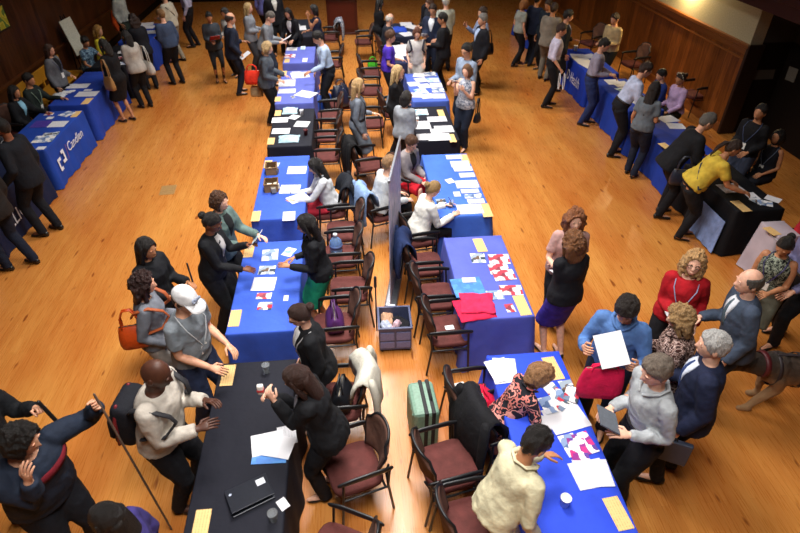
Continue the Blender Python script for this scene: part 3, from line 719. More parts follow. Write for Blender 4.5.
# ---------------------------------------------------------------- stacking armchairs
UPH = fabric('#5a2f2c'); UPB = fabric('#614439'); FRAME = plain('chair_frame', '#191a1e', .4, .2)
def make_chair(label, upm=UPH, backm=UPB):
    r = thing('armchair', label, 'chair')
    g = bmesh.new(); N = 10; top = []; rows = []
    def sup(u, v): return (abs(u)**4+abs(v)**4)
    for (z, k) in ((.395, .90), (.405, .97), (.43, 1.0), (.455, .99), (.470, .93)):
        ring = []
        for i in range(36):
            a = 2*PI*i/36; c, s_ = math.cos(a), math.sin(a); rr = 1/(abs(c)**5+abs(s_)**5)**.2
            ring.append(g.verts.new((c*rr*.235*k+.015, s_*rr*.245*k, z+(.010*c if z > .45 else 0))))
        rows.append(ring)
    for a, b in zip(rows, rows[1:]):
        for i in range(36): g.faces.new((a[i], a[(i+1) % 36], b[(i+1) % 36], b[i]))
    g.faces.new(list(reversed(rows[0]))); cv = g.verts.new((.015, 0, .478))
    for i in range(36): g.faces.new((rows[-1][i], rows[-1][(i+1) % 36], cv))
    obj('seat', g, upm, r)
    # shield-shaped bent back: wide at the top, narrow below
    def bp(u, t, off):
        w = .165+.075*sstep(t*1.5); zz = .50+.42*t; y = u*w*(1-.28*max(0, t-.75)/.25*abs(u)**2); zz -= .075*abs(u)**3*sstep((t-.5)*2)
        x = -.235-.075*t+.075*(u*u) - off; return V(x, y, zz)
    g = bmesh.new(); nu, nt = 14, 12
    for off, inv in ((-.022, 0), (.016, 1)):
        A = [[g.verts.new(bp(-1+2*i/nu, j/nt, off*(1 if 0 < i < nu and 0 < j < nt else .45))) for i in range(nu+1)] for j in range(nt+1)]
        for j in range(nt):
            for i in range(nu):
                f = (A[j][i], A[j][i+1], A[j+1][i+1], A[j+1][i]); g.faces.new(f if not inv else tuple(reversed(f)))
        if inv == 0: A0 = A
        else:
            edge = lambda B: [B[0][i] for i in range(nu+1)]+[B[j][nu] for j in range(1, nt+1)]+[B[nt][i] for i in range(nu-1, -1, -1)]+[B[j][0] for j in range(nt-1, 0, -1)]
            e0, e1 = edge(A0), edge(A)
            for i in range(len(e0)): g.faces.new((e0[i], e0[(i+1) % len(e0)], e1[(i+1) % len(e0)], e1[i]))
    obj('backrest', g, backm, r)
    g = bmesh.new(); pts = [bp(-1, j/8, 0) for j in range(9)]+[bp(-1+2*i/12, 1, 0) for i in range(1, 12)]+[bp(1, 1-j/8, 0) for j in range(9)]
    tube(g, pts, .013, 8); obj('back_rim', g, FRAME, r)
    for q in (1, -1):
        g = bmesh.new(); tube(g, [(-.25, q*.262, .655), (-.15, q*.270, .662), (.10, q*.272, .662), (.20, q*.268, .650)], [.025, .031, .031, .024], 10, flat=.5, ref=V(0, 1, 0)); obj('armrest', g, FRAME, r)
        g = bmesh.new(); tube(g, [(.17, q*.268, .65), (.185, q*.262, .40), (.21, q*.262, .012)], .0125, 8); obj('leg', g, FRAME, r)
        g = bmesh.new(); tube(g, [(-.24, q*.262, .65), (-.225, q*.255, .42), (-.275, q*.255, .012)], .0125, 8); obj('leg', g, FRAME, r)
        g = bmesh.new(); tube(g, [(-.225, q*.255, .42), (-.23, q*.20, .50), (-.262, q*.165, .56)], .012, 8); obj('back_bracket', g, FRAME, r)
    g = bmesh.new()
    for q in (1, -1): tube(g, [(-.225, q*.255, .385), (.185, q*.255, .385)], .011, 8)
    for x in (-.2, .17): tube(g, [(x, -.255, .385), (x, .255, .385)], .011, 8)
    obj('seat_frame', g, FRAME, r)
    return r
CHAIR0 = None
def chair(px, rz, label, group=None, z=.46, at=None, kind=0):
    """px: where the photograph shows the middle of the seat"""
    global CHAIR0
    p = at or spot(px[0], px[1], z); a = R(rz)
    loc = (p.x-.015*math.cos(a), p.y-.015*math.sin(a), 0)
    if CHAIR0 is None: CHAIR0 = make_chair(label); CHAIR0.location = loc; CHAIR0.rotation_euler = (0, 0, a); o = CHAIR0
    else: o = copy_thing(CHAIR0, loc, a, label)
    if group: o['group'] = group
    return o
# ---------------------------------------------------------------- small things
def paper_mat(kind):
    key = ('paper', kind)
    if key in MATS: return MATS[key]
    t = NT('printed_paper'); vec = t.coord()
    if kind == 'white': t.set('#cfcfd4', .7)
    elif kind in ('print', 'form', 'sign'):
        c0, c1 = {'print': ('#c8c8cd', '#80858c'), 'form': ('#d0d0d5', '#a0a3aa'), 'sign': ('#dcb678', '#b08c56')}[kind]
        if kind == 'sign':
            w = t.n('ShaderNodeTexWave'); w.inputs['Scale'].default_value = 14; w.bands_direction = 'X'; t.l(vec, w.inputs['Vector'])
        else:
            w = t.n('ShaderNodeTexWave'); w.inputs['Scale'].default_value = 26; w.bands_direction = 'Y'; t.l(vec, w.inputs['Vector'])
        n = t.noise(t.coord((30, 3, 1) if kind != 'sign' else (3, 40, 1)), 3, 1)
        mu = t.n('ShaderNodeMath', operation='MULTIPLY'); t.l(w.outputs['Fac'], mu.inputs[0]); t.l(n.outputs['Fac'], mu.inputs[1])
        t.l(t.ramp(mu.outputs[0], [(.42, c0), (.56, c1)]), t.b.inputs['Base Color']); t.set(None, .7)
    else:      # brochure covers: blocks of colour
        cols = {'brochure': ['#e2e2e6', '#7d93b8', '#c9cdd6', '#50688f', '#ddd9d2'], 'redbrochure': ['#e6dfe0', '#b53a4a', '#c9c0c4', '#7d3040', '#e9e9ea'], 'bluebook': ['#3d78c0', '#3a70b8', '#4a86c8'],
                'pinkflyer': ['#c02a7a', '#e6e0e8', '#8a2a80', '#d8d2da', '#5a3a90'], 'photo': ['#2b3a4a', '#8d9aa8', '#c8cdd2', '#5f4a3a', '#e3e3e3'], 'redflyer': ['#b01c34', '#e4dede', '#6a7a90', '#d5d5da', '#33404e'], 'purple': ['#3f2f8a', '#4a3a96'], 'lightblue': ['#9ac4d6', '#d5e4ea', '#6f98b0', '#eef0f0']}[kind]
        n = t.n('ShaderNodeTexVoronoi'); n.distance = 'CHEBYCHEV'; n.inputs['Scale'].default_value = 16; t.l(vec, n.inputs['Vector'])
        sep = t.n('ShaderNodeSeparateColor'); t.l(n.outputs['Color'], sep.inputs['Color'])
        t.l(t.ramp(sep.outputs[0], [(i/len(cols), c) for i, c in enumerate(cols)], 'CONSTANT'), t.b.inputs['Base Color']); t.set(None, .45)
    MATS[key] = t.m; return t.m
NAMES = {'white': 'paper_sheet', 'print': 'printed_sheet', 'form': 'form_sheet', 'sign': 'table_sign', 'bluebook': 'blue_folder', 'brochure': 'brochure', 'redbrochure': 'brochure', 'pinkflyer': 'flyer', 'photo': 'brochure', 'redflyer': 'flyer', 'purple': 'folder', 'lightblue': 'brochure'}
def sheet(px, w, l, rz, kind, label, group=None, z=None, th=.002, cat='paper', name=None):
    """a sheet lying flat; px = its middle in the photograph, rz turns its long side from the length of the hall"""
    z = TZ+.002 if z is None else z
    p = spot(px[0], px[1], z+th); bm = bmesh.new()
    nx, ny = 4, 6; cu = random.uniform(.0, .004) if kind not in ('sign',) else 0
    T = [[bm.verts.new((-w/2+w*i/nx, -l/2+l*j/ny, th+cu*((i/nx-.5)**2+(j/ny-.5)**2)*2)) for i in range(nx+1)] for j in range(ny+1)]
    B = [[bm.verts.new((-w/2+w*i/nx, -l/2+l*j/ny, cu*((i/nx-.5)**2+(j/ny-.5)**2)*2)) for i in range(nx+1)] for j in range(ny+1)]
    for j in range(ny):
        for i in range(nx): bm.faces.new((T[j][i], T[j][i+1], T[j+1][i+1], T[j+1][i])); bm.faces.new((B[j][i], B[j+1][i], B[j+1][i+1], B[j][i+1]))
    for j in range(ny):
        bm.faces.new((T[j][0], T[j+1][0], B[j+1][0], B[j][0])); bm.faces.new((T[j][nx], B[j][nx], B[j+1][nx], T[j+1][nx]))
    for i in range(nx):
        bm.faces.new((T[0][i], B[0][i], B[0][i+1], T[0][i+1])); bm.faces.new((T[ny][i], T[ny][i+1], B[ny][i+1], B[ny][i]))
    o = flatobj(name or NAMES[kind], bm, paper_mat(kind), loc=(p.x, p.y, z), rot=(0, 0, R(rz)))
    return tag(o, label, cat if kind != 'sign' else 'sign', group)
def held_sheet(c, w, l, normal, up, kind, label, name='paper_sheet', th=.002, cat='paper', bend=.0):
    n = normal.normalized(); u = (up-n*up.dot(n)).normalized(); x = u.cross(n)
    M = Matrix((x, u, n)).transposed().to_4x4(); M.translation = c
    bm = bmesh.new(); nx, ny = 5, 6
    for sg in (1, -1):
        A = [[bm.verts.new((-w/2+w*i/nx, -l/2+l*j/ny, sg*th/2+bend*(((i/nx-.5)*2)**2))) for i in range(nx+1)] for j in range(ny+1)]
        for j in range(ny):
            for i in range(nx): bm.faces.new((A[j][i], A[j][i+1], A[j+1][i+1], A[j+1][i]))
        if sg == 1: A1 = A
    for j in range(ny):
        for i in (0, nx): bm.faces.new((A1[j][i], A1[j+1][i], A[j+1][i], A[j][i]))
    for i in range(nx):
        for j in (0, ny): bm.faces.new((A1[j][i], A1[j][i+1], A[j][i+1], A[j][i]))
    o = flatobj(name, bm, paper_mat(kind)); o.matrix_world = M
    return tag(o, label, cat)
def cup(p, label, r=.038, h=.10, liquid=None):
    t = NT('clear_plastic') if 'clear' not in MATS else None
    if t: t.set('#e9eef2', .08); t.b.inputs['Transmission Weight'].default_value = .85; t.b.inputs['IOR'].default_value = 1.3; MATS['clear'] = t.m
    root = thing('plastic_cup', label, 'cup', p)
    bm = bmesh.new(); lathe(bm, [(r*.72, 0), (r*.76, .003), (r, h), (r*1.05, h+.002), (r*.94, h), (r*.70, .006)], 20); obj('cup_wall', bm, MATS['clear'], root)
    if liquid: bm = bmesh.new(); lathe(bm, [(r*.66, .007), (r*.88, h*.7), (.001, h*.7)], 18); obj('drink', bm, plain('drink', liquid, .2), root)
    return root
def handbag(label, loc, size, colr, rz=0, strap=.22, name='handbag', cat='bag', mat=None, slouch=.1, tilt=0):
    L, W_, H_ = size; root = thing(name, label, cat, loc, R(rz)); root.rotation_euler = (R(tilt), 0, R(rz)); m_ = mat or plain('bag_leather', colr, .42)
    g = bmesh.new(); rows = []
    for k, (z, a, c) in enumerate(((0, .88, .80), (.02, .97, 1.0), (.25, 1.03, 1.05), (.55, 1.0, .92), (.85, .92, .55), (.97, .86, .30), (1.0, .82, .22))):
        row = []
        for i in range(28):
            an = 2*PI*i/28; cc, ss = math.cos(an), math.sin(an); rr = 1/(abs(cc)**4+abs(ss)**4)**.25
            row.append(g.verts.new((cc*rr*L/2*a, ss*rr*W_/2*c, z*H_ + slouch*.05*math.sin(3*an)*(z > .2))))
        rows.append(row)
    for a, b in zip(rows, rows[1:]):
        for i in range(28): g.faces.new((a[i], a[(i+1) % 28], b[(i+1) % 28], b[i]))
    g.faces.new(list(reversed(rows[0]))); g.faces.new(rows[-1]); obj('bag_body', g, m_, root)
    for q in (1, -1):
        g = bmesh.new(); tube(g, [(-L*.30, q*W_*.16, H_*.9), (-L*.27, q*W_*.12, H_+strap*.55), (-L*.12, q*W_*.06, H_+strap*.95), (L*.12, q*W_*.06, H_+strap*.95), (L*.27, q*W_*.12, H_+strap*.55), (L*.30, q*W_*.16, H_*.9)], .009, 8); obj('strap', g, m_, root)
    g = bmesh.new(); tube(g, [(-L*.40, 0, H_*1.0), (L*.40, 0, H_*1.0)], .006, 6); obj('zip', g, plain('zip_metal', '#8d8474', .35, .8), root)
    return root
def garment_on_chair(name, label, ch_loc, rz, colr, mat=None, down=.50, wide=.56, cat='jacket', thick=.05):
    """a coat hung over a chair's back: two hanging sheets joined over the top, sleeves at the sides"""
    root = thing(name, label, cat, ch_loc, R(rz)); m_ = mat or fabric(colr)
    g = bmesh.new(); prof = [(-.375, .93-down, .9), (-.40, .60, 1.0), (-.385, .80, .98), (-.36, .925, .90), (-.31, .965, .84), (-.255, .94, .84), (-.215, .85, .86), (-.185, .70, .86)]
    A = []; n = 14; sd = random.random()*9
    for inner in (0, 1):
        rows = []
        for j, (x, z, wk) in enumerate(prof):
            row = []
            for i in range(n+1):
                u = -1+2*i/n; xx = x + .06*u*u - (noise.noise(V(u*3, z*4, sd))*.03 if not inner else 0); zz = z-.05*u*u*(1 if j in (3, 4, 5) else .4)
                k = 1 if not inner else -1
                dx, dz = (thick*.5*(1 if j > 4 else -1), 0) if j not in (3, 4, 5) else (0, thick*.5)
                row.append(g.verts.new((xx+(dx if not inner else 0)-.0, u*wide/2*wk, zz+(dz if not inner else 0))))
            rows.append(row)
        for a, b in zip(rows, rows[1:]):
            for i in range(n):
                f = (a[i], a[i+1], b[i+1], b[i]); g.faces.new(f if not inner else tuple(reversed(f)))
        A.append(rows)
    E_ = lambda r: [r[0][i] for i in range(n+1)]+[r[j][n] for j in range(1, len(r))]+[r[-1][i] for i in range(n-1, -1, -1)]+[r[j][0] for j in range(len(r)-2, 0, -1)]
    e0, e1 = E_(A[0]), E_(A[1])
    for i in range(len(e0)): g.faces.new((e0[i], e0[(i+1) % len(e0)], e1[(i+1) % len(e0)], e1[i]))
    obj('coat_body', g, m_, root)
    for q in (1, -1):
        g = bmesh.new(); tube(g, [(-.33, q*wide*.40, .90), (-.36, q*wide*.47, .76), (-.37, q*wide*.48, .55), (-.355, q*wide*.46, .93-down+.02)], [.055, .058, .05, .042], 10, flat=.7); obj('sleeve', g, m_, root)
    return root
def backpack(label, M, colr, trim, sc=1):
    root = thing('backpack', label, 'bag'); root.matrix_world = M; m_ = fabric(colr)
    g = bmesh.new(); box(g, (-.11*sc, -.16*sc, -.24*sc), (.07*sc, .16*sc, .22*sc), bev=.055*sc); obj('pack_body', g, m_, root)
    g = bmesh.new(); box(g, (-.16*sc, -.125*sc, -.21*sc), (-.09*sc, .125*sc, .03*sc), bev=.03*sc); obj('front_pocket', g, m_, root)
    for q in (1, -1):
        g = bmesh.new(); tube(g, [(-.055*sc, q*.164*sc, -.19*sc), (-.055*sc, q*.166*sc, .10*sc), (-.055*sc, q*.11*sc, .215*sc)], .014*sc, 8); obj('piping', g, plain('piping', trim, .5), root)
    return root
CL, CRr = 'cloth covered tables of the middle rows', 'cloth covered tables along the walls'
draped_table('black cloth table at the near left of the middle, with open laptop and signs', -1.43, -.68, 2.12, 4.06, '#1a1b24', group=CL)
draped_table('blue cloth table between the black laptop table and the table with wicker basket', -1.45, -.70, 4.48, 6.2, 'blue', group=CL)
draped_table('blue cloth table with wicker baskets where woman in white cardigan writes', -1.45, -.72, 6.75, 8.72, 'blue', group=CL)
draped_table('black cloth table with pale blue cloths, beyond the wicker basket table', -1.46, -.70, 9.1, 10.82, '#1c1d26', group=CL)
draped_table('violet-blue cloth table covered in papers beside man in pale blue shirt', -1.50, -.74, 11.12, 13.15, 'violet', group=CL)
draped_table('violet-blue cloth table in front of the leaning woman in black blazer', -1.54, -.80, 13.72, 15.05, 'violet', group=CL)
draped_table('dark cloth table with white papers, farthest of the left middle row', -1.62, -.84, 16.0, 17.9, '#20212c', group=CL)
draped_table('bright blue cloth table at the near right with flyers and white sheets', 1.24, 1.99, 1.45, 3.93, '#2c48c8', group=CL, fold=.012)
draped_table('violet-blue cloth table with folded red shirts', 1.13, 1.90, 4.47, 6.08, '#5560b8', group=CL)
draped_table('blue cloth table with rows of white leaflets where woman in white sweater sits', 1.14, 1.90, 6.6, 8.56, '#4068c4', group=CL)
draped_table('black cloth table at the right middle row behind the leaflet table', 1.14, 1.88, 9.1, 10.7, '#1d1e28', group=CL)
draped_table('blue cloth table of the right middle row under many white brochures', 1.26, 2.0, 10.98, 12.72, '#4a62b8', group=CL)
draped_table('cloth table under white sheets behind woman in white top with shoulder straps', 1.10, 1.82, 13.5, 14.95, '#2a3050', group=CL)
draped_table('dark cloth table with blue things, farthest of the right middle row', 1.3, 1.95, 15.75, 17.2, '#23283c', group=CL)
T_C = draped_table('navy cloth table at the left edge with a large C', -5.97, -5.2, 4.95, 6.95, '#141d38', group=CRr)
T_L = draped_table('navy cloth table at the left edge with white LLIC lettering', -5.97, -5.2, 7.2, 9.05, '#151e3a', group=CRr)
T_B = draped_table('blue cloth table with white bracket logo on its front', -5.97, -5.2, 9.33, 11.13, '#1f429c', group=CRr)
draped_table('blue cloth table beyond the bracket logo table, with woman in black dress', -5.97, -5.2, 11.42, 13.5, '#223f9c', group=CRr)
draped_table('black cloth table at the left wall in front of woman in yellow top', -5.97, -5.2, 13.8, 15.6, '#15161c', group=CRr)
draped_table('blue cloth table with white sheets, farthest along the left wall', -5.97, -5.15, 15.9, 17.8, '#223f9c', group=CRr)
T_H = draped_table('blue cloth table with white Health lettering on its front', 5.38, 6.1, 12.3, 14.25, '#1d3aa8', group=CRr)
draped_table('blue cloth table where man in pale shirt bends forward', 5.38, 6.1, 10.1, 11.95, '#1f3c9c', group=CRr)
draped_table('blue cloth table in front of woman in lilac shirt by the right wall', 5.36, 6.08, 8.1, 9.8, '#1f3a96', group=CRr)
T_K = draped_table('black cloth table in front of woman bending in yellow sweater', 5.36, 6.08, 6.37, 7.85, '#111217', group=CRr)
draped_table('pale mauve cloth table beside seated woman in red top', 5.54, 5.86, 5.70, 6.08, 'pale', group=CRr)
draped_table('blue cloth table at the far right, behind woman in grey top', 5.35, 6.1, 16.6, 18.5, '#1f3c9c', group=CRr)
# lettering and logo on the cloth fronts
WHITEINK = plain('white_print', '#dcdee6', .7); ORANGEINK = plain('orange_print', '#8a4a4a', .7)
def front_M(root, y, z, side):     # a frame on a table's aisle front, reading from left to right
    x = (.75/2+.042) if side > 0 else -(.76/2+.042)
    u = V(0, 1, 0)*(1 if side > 0 else -1); n = V(1 if side > 0 else -1, 0, 0)
    tilt = .045; up = (V(0, 0, 1)-n*tilt).normalized(); n2 = u.cross(up)
    M = Matrix((u, up, n2)).transposed().to_4x4(); M.translation = V(x+(.012 if side > 0 else -.012)-(.03*(z-.35)*(1 if side > 0 else -1)), y-root.location.y, z); return M
lettering('Candlen', .23, WHITEINK, front_M(T_B, 10.35, .47, 1), T_B, .12, squeeze=.95)
g = bmesh.new(); box(g, (-.006, -.13, 0), (.006, .13, .002)); g.transform(front_M(T_B, 9.93, .44, 1) @ Matrix.Rotation(R(-12), 4, 'Z')); flatobj('logo_slash', g, ORANGEINK, T_B)
g = bmesh.new()      # two interlocking white brackets
for q, dx, dy in ((1, -.085, -.035), (-1, .085, .035)):
    for lo, hi in (((-.075, -.11), (-.025, .11)), ((-.025, .055), (.06, .11)), ((-.025, -.11), (.035, -.055))):
        a = (q*lo[0]+dx, q*lo[1]+dy); b = (q*hi[0]+dx, q*hi[1]+dy); box(g, (min(a[0], b[0]), min(a[1], b[1]), 0), (max(a[0], b[0]), max(a[1], b[1]), .002))
g.transform(front_M(T_B, 9.66, .40, 1)); flatobj('bracket_logo', g, WHITEINK, T_B)
lettering('LLIC', .30, WHITEINK, front_M(T_L, 7.86, .36, 1), T_L, squeeze=.9)
lettering('C', .34, WHITEINK, front_M(T_C, 6.72, .34, 1), T_C)
lettering('ID Health', .32, WHITEINK, front_M(T_H, 12.98, .42, -1), T_H, squeeze=.70)
lettering('CS', .13, plain('grey_print', '#6d7076', .7), front_M(T_K, 7.3, .55, -1), T_K)
g = bmesh.new(); tube(g, [(.10*math.cos(x), .10*math.sin(x), 0) for x in [2*PI*i/24 for i in range(25)]], .005, 6, False); g.transform(front_M(T_K, 7.3, .55, -1)); obj('round_mark', g, plain('grey_print', '#6d7076', .7), T_K)
# pale blue cloth hanging from the black table at the right
g = bmesh.new(); A = []
for sgn in (0, 1):
    rows = []
    for j in range(8):
        z = .52-.50*j/7
        rows.append([g.verts.new((.06*j/7*1.2+.010*math.sin(i*1.7)*(j/7)-(.008 if sgn else 0), -.40+.80*i/16-.06*j/7, z)) for i in range(17)])
    for a, b in zip(rows, rows[1:]):
        for i in range(16): g.faces.new((a[i], a[i+1], b[i+1], b[i]))
    A.append(rows)
for a, b in ((A[0][0], A[1][0]), (A[0][-1], A[1][-1])):
    for i in range(16): g.faces.new((a[i], a[i+1], b[i+1], b[i]))
g.transform(Matrix.Scale(-1, 4, V(1, 0, 0)))
flatobj('underskirt', g, fabric('#7f93c2'), T_K, loc=(-.425, -.28, .012))
KEYS = {}
def P_(label, px, **k): return person(label, px, **k)
def seat_of(i, rz=None, label='', dx=0, kind=0):
    loc = i['o'].location; f = i['fwd']; a = i['o'].rotation_euler.z if rz is None else R(rz)
    return chair(None, math.degrees(a), label, at=V(loc.x+f.x*.04, loc.y+f.y*.04, 0))
# ---- left aisle, standing at the blue tables
P_('woman with dark bun in black cardigan reading a blue leaflet at the blue table', (219, 222), h=1.68, face=-12, key='bunleaf', mv=(-0.08, 0), fem=True, lean=8, hp=22, L=(.34, -.02, -.16), R_=(.32, -.10, -.36), skin=3, hair=('bun', BLACK), top=('shirt', '#15161a', 'long'), bottom=('trousers', '#17181c'), acc=(('vfront', '#a8a4a4'), ('glasses',)))
P_('smiling person with short brown hair in grey-green jacket behind the woman with dark bun', (219, 201), h=1.66, face=-25, key='smile', fem=True, lean=8, hp=8, L=(.36, .02, -.30), R_='hold', skin=0, hair=('shag', BRN, .6), top=('blazer', '#5c706c', 'long'), bottom=('trousers', '#1e1f24'), acc=(('vfront', '#1a1a1c'),))
P_('woman with long black hair in black jacket holding a thin rod', (146, 248), h=1.66, face=-25, key='rod', fem=True, lean=4, hp=12, L=(.30, -.02, -.26), R_='hold', skin=2, hair=('long', BLACK), top=('blazer', '#16171b', 'long'), bottom=('trousers', '#17171a'), acc=(('lanyard', '#7c8aa8')))
P_('woman with dark red-brown curls in grey top with orange bag', (143, 284), h=1.64, face=10, key='orangebag', fem=True, lean=3, hp=6, L='hold', R_=(.12, .03, -.42), skin=1, hair=('curly', '#2b1613', .75), top=('sweater', '#6b6f78', 'long'), bottom=('trousers', '#8e8b88'), acc=(('straps', '#9a4a20'),))
P_('man in white cap and grey t-shirt', (184, 299), h=1.78, face=-28, key='cap', lean=6, hp=22, L=(0.22, -0.02, -0.38), R_=(0.24, -0.06, -0.4), skin=1, hair=('cap', DKBR, 1, '#d8d9dc'), top=('tee', '#7d858c', 'short'), bottom=('jeans', '#252d45'), b=1.06, acc=(('lanyard', '#c8ccd0'),))
P_('bald man in cream sweater wearing a black backpack', (183, 372), h=1.80, face=-8, key='pack', mv=(-0.2, 0), lean=10, hp=16, L=(0.27, -0.07, -0.2), R_=(0.27, -0.08, -0.25), skin=4, hair=('none', BLACK), top=('sweater', '#b9b1a6', 'long'), bottom=('trousers', '#15151a'), b=1.12, acc=(('straps', '#1a1a20'),))
P_('man in navy sweater with dark red chest stripe raising his fist', (20, 440), h=1.76, face=-32, key='fist', hy=30, lean=12, hp=14, L=(0.14, 0.26, 0.08), R_=(0.2, -0.11, 0.02), curl=(2.3, 0.5), skin=1, hair=('shag', BLACK), top=('sweater', '#1e2636', 'long'), bottom=('trousers', '#14151b'), b=1.28, acc=(('yoke', '#6a1420'),))
P_('woman with long black hair in purple top at the bottom edge', (125, 517), h=1.62, face=178, key='bottomhair', mv=(-0.1, 0), fem=True, lean=5, hp=8, skin=2, hair=('long', BLACK), top=('shirt', '#38306a', 'long'), bottom=('trousers', '#17171c'))
P_('person in black jacket at the left edge holding a black stick', (-42, 392), h=1.72, face=-12, key='stick', lean=6, L=(0.36, 0.0, -0.14), R_='hold', curl=(2.2, 0.5), skin=1, hair=('short', BLACK), top=('blazer', '#14161a', 'long'), bottom=('trousers', '#15151a'), acc=(('vfront', '#a9b0b8'),))
# ---- staff between the middle rows
P_('woman with black hair, black top and green skirt behind the blue table', (307, 224), h=1.64, face=185, key='green', fem=True, lean=6, hp=14, L=(0.28, -0.04, -0.26), R_=(0.22, -0.02, -0.32), skin=2, hair=('long', BLACK), top=('shirt', '#141519', 'long'), bottom=('skirt', '#1d8a66', None, .95))
P_('woman with brown bun and glasses in black cardigan looking over the table gap', (300, 315), h=1.62, face=190, key='brownbun', fem=True, lean=8, hp=18, L='down', R_='down', skin=0, hair=('bun', '#2d1a14'), top=('blazer', '#131418', 'long'), bottom=('trousers', '#15151a'), acc=(('vfront', '#c8c8ca'), ('glasses',), ('lanyard', '#a8a8ac')))
P_('woman with loose brown hair in black jacket eating at the black table', (298, 378), h=1.66, face=178, key='eat', fem=True, lean=14, hp=22, L=(.27, -.12, -.02), R_=(.30, -.10, -.08), curl=(.9, .9), skin=0, hair=('long', '#2f1c16', 1.0), top=('blazer', '#121317', 'long'), bottom=('trousers', '#14151a'), acc=(('vfront', '#8d8d98'), ('watch', 1)))
i = P_('woman with long black hair in white cardigan writing at the blue table', (316, 166), h=1.66, face=186, key='writer', fem=True, sit=True, lean=14, hp=20, L=(.44, .02, -.24), R_=(.40, -.10, -.26), curl=(.5, .8), skin=1, hair=('long', BLACK), top=('shirt', '#c9ccd2', 'long'), bottom=('skirt', '#9a1f30', None, 1.0), acc=(('lanyard', '#2a2a30'),))
seat_of(i, 186, 'brown armchair under the woman writing in white cardigan')
P_('man in pale blue shirt standing by the table of papers', (311, 38), h=1.76, face=192, key='paleblue', mv=(0.15, 0), lean=12, hp=24, L='table', R_=(.10, .06, -.48), skin=1, hair=('short', BLACK), top=('tucked', '#a9bcd8', 'long'), bottom=('trousers', '#15161c'), acc=(('lanyard', '#c8ccd4'),))
P_('blonde woman in grey dress with black belt and lanyard', (358, 86), h=1.70, face=2, key='greydress', fem=True, lean=2, hp=6, L='hold', R_='down', skin=0, hair=('long', '#a8885c', .9), top=('dress', '#6f7681', 'long'), bottom=('skirt', '#6f7681', None, 1.05), acc=(('belt', '#14141a'), ('lanyard', '#1c2030')))
P_('woman with long blonde hair in black short-sleeved top at the black table', (404, 72), h=1.68, face=-12, key='blondeblack', mv=(-0.12, 0), fem=True, lean=3, hp=6, L='fold', R_='fold', skin=0, hair=('long', '#b09468'), top=('shirt', '#131317', 'short'), bottom=('trousers', '#17171b'))
P_('woman with dark hair in light grey sweater standing in front of the blonde woman', (406, 98), h=1.56, face=55, key='greysweater', fem=True, lean=6, hp=16, L='hold', R_='hold', skin=1, hair=('bob', '#1a1412'), top=('sweater', '#8e9299', 'long'), bottom=('trousers', '#15151a'))
i = P_('seated woman in grey t-shirt half hidden behind the blonde woman in black', (398, 76), h=1.60, face=10, key='greytee', fem=True, sit=True, lean=12, hp=10, L='table', R_='table', skin=1, hair=('bob', '#5a4030'), top=('tee', '#6f7480', 'short'), bottom=('trousers', '#1d1e26'))
seat_of(i, 10, 'brown armchair under the seated woman in grey t-shirt')
P_('person with brown hair in violet t-shirt beside the far right middle row', (390, 37), h=1.66, face=0, key='violet', lean=4, hp=8, L='hold', R_=(.20, .0, -.40), skin=1, hair=('short', BRN, 1.6), top=('tee', '#4a2fae', 'short'), bottom=('trousers', '#15151d'), b=1.05)
i = P_('seated bald man in dark suit at the far right middle row', (390, 20), h=1.74, face=15, key='seatedbald', mv=(0, 0.1), sit=True, lean=8, hp=10, L='table', R_='lap', skin=0, hair=('ring', WHITE), top=('jacket', '#20242e', 'long'), bottom=('trousers', '#1c2028'), acc=(('vfront', '#d8d8dc'),))
seat_of(i, 15, 'brown armchair under the seated bald man in dark suit')
P_('woman with long black hair in black dress behind the seated bald man', (386, 8), h=1.64, face=20, key='blackback', mv=(-0.12, 0.6), fem=True, lean=4, hp=10, L='hold', R_='hold', skin=1, hair=('long', BLACK), top=('dress', '#121216', 'long'), bottom=('skirt', '#121216'))
i = P_('seated woman with glasses in grey cardigan and red skirt', (411, 143), h=1.66, face=-48, key='redskirt', fem=True, sit=True, lean=10, hp=22, L='lap', R_=(.34, -.10, -.36), skin=0, hair=('short', BRN, 1.3), top=('blazer', '#857e80', 'long'), bottom=('skirt', '#c01c2c', None, 1.0), acc=(('vfront', '#15151a'), ('glasses',)))
seat_of(i, -30, 'tan-backed armchair under the seated woman in red skirt')
i = P_('seated woman with blonde bun in white sweater at the leaflet table', (433, 189), h=1.64, face=14, key='whitesweater', fem=True, sit=True, lean=18, hp=20, L=(.34, .0, -.20), R_=(.34, -.04, -.22), skin=0, hair=('bun', '#8d7048'), top=('sweater', '#d9d7d2', 'long'), bottom=('trousers', '#131318'))
seat_of(i, 10, 'dark armchair under the seated woman in white sweater')
i = P_('seated person in white jacket half hidden behind the standing banner', (389, 164), h=1.68, face=20, key='whitejacket', sit=True, lean=16, hp=-4, L='lap', R_='lap', skin=0, hair=('short', '#8a6a4a'), top=('sweater', '#b9bcc0', 'long'), bottom=('trousers', '#131317'))
seat_of(i, 20, 'dark armchair under the person in white jacket behind the banner')
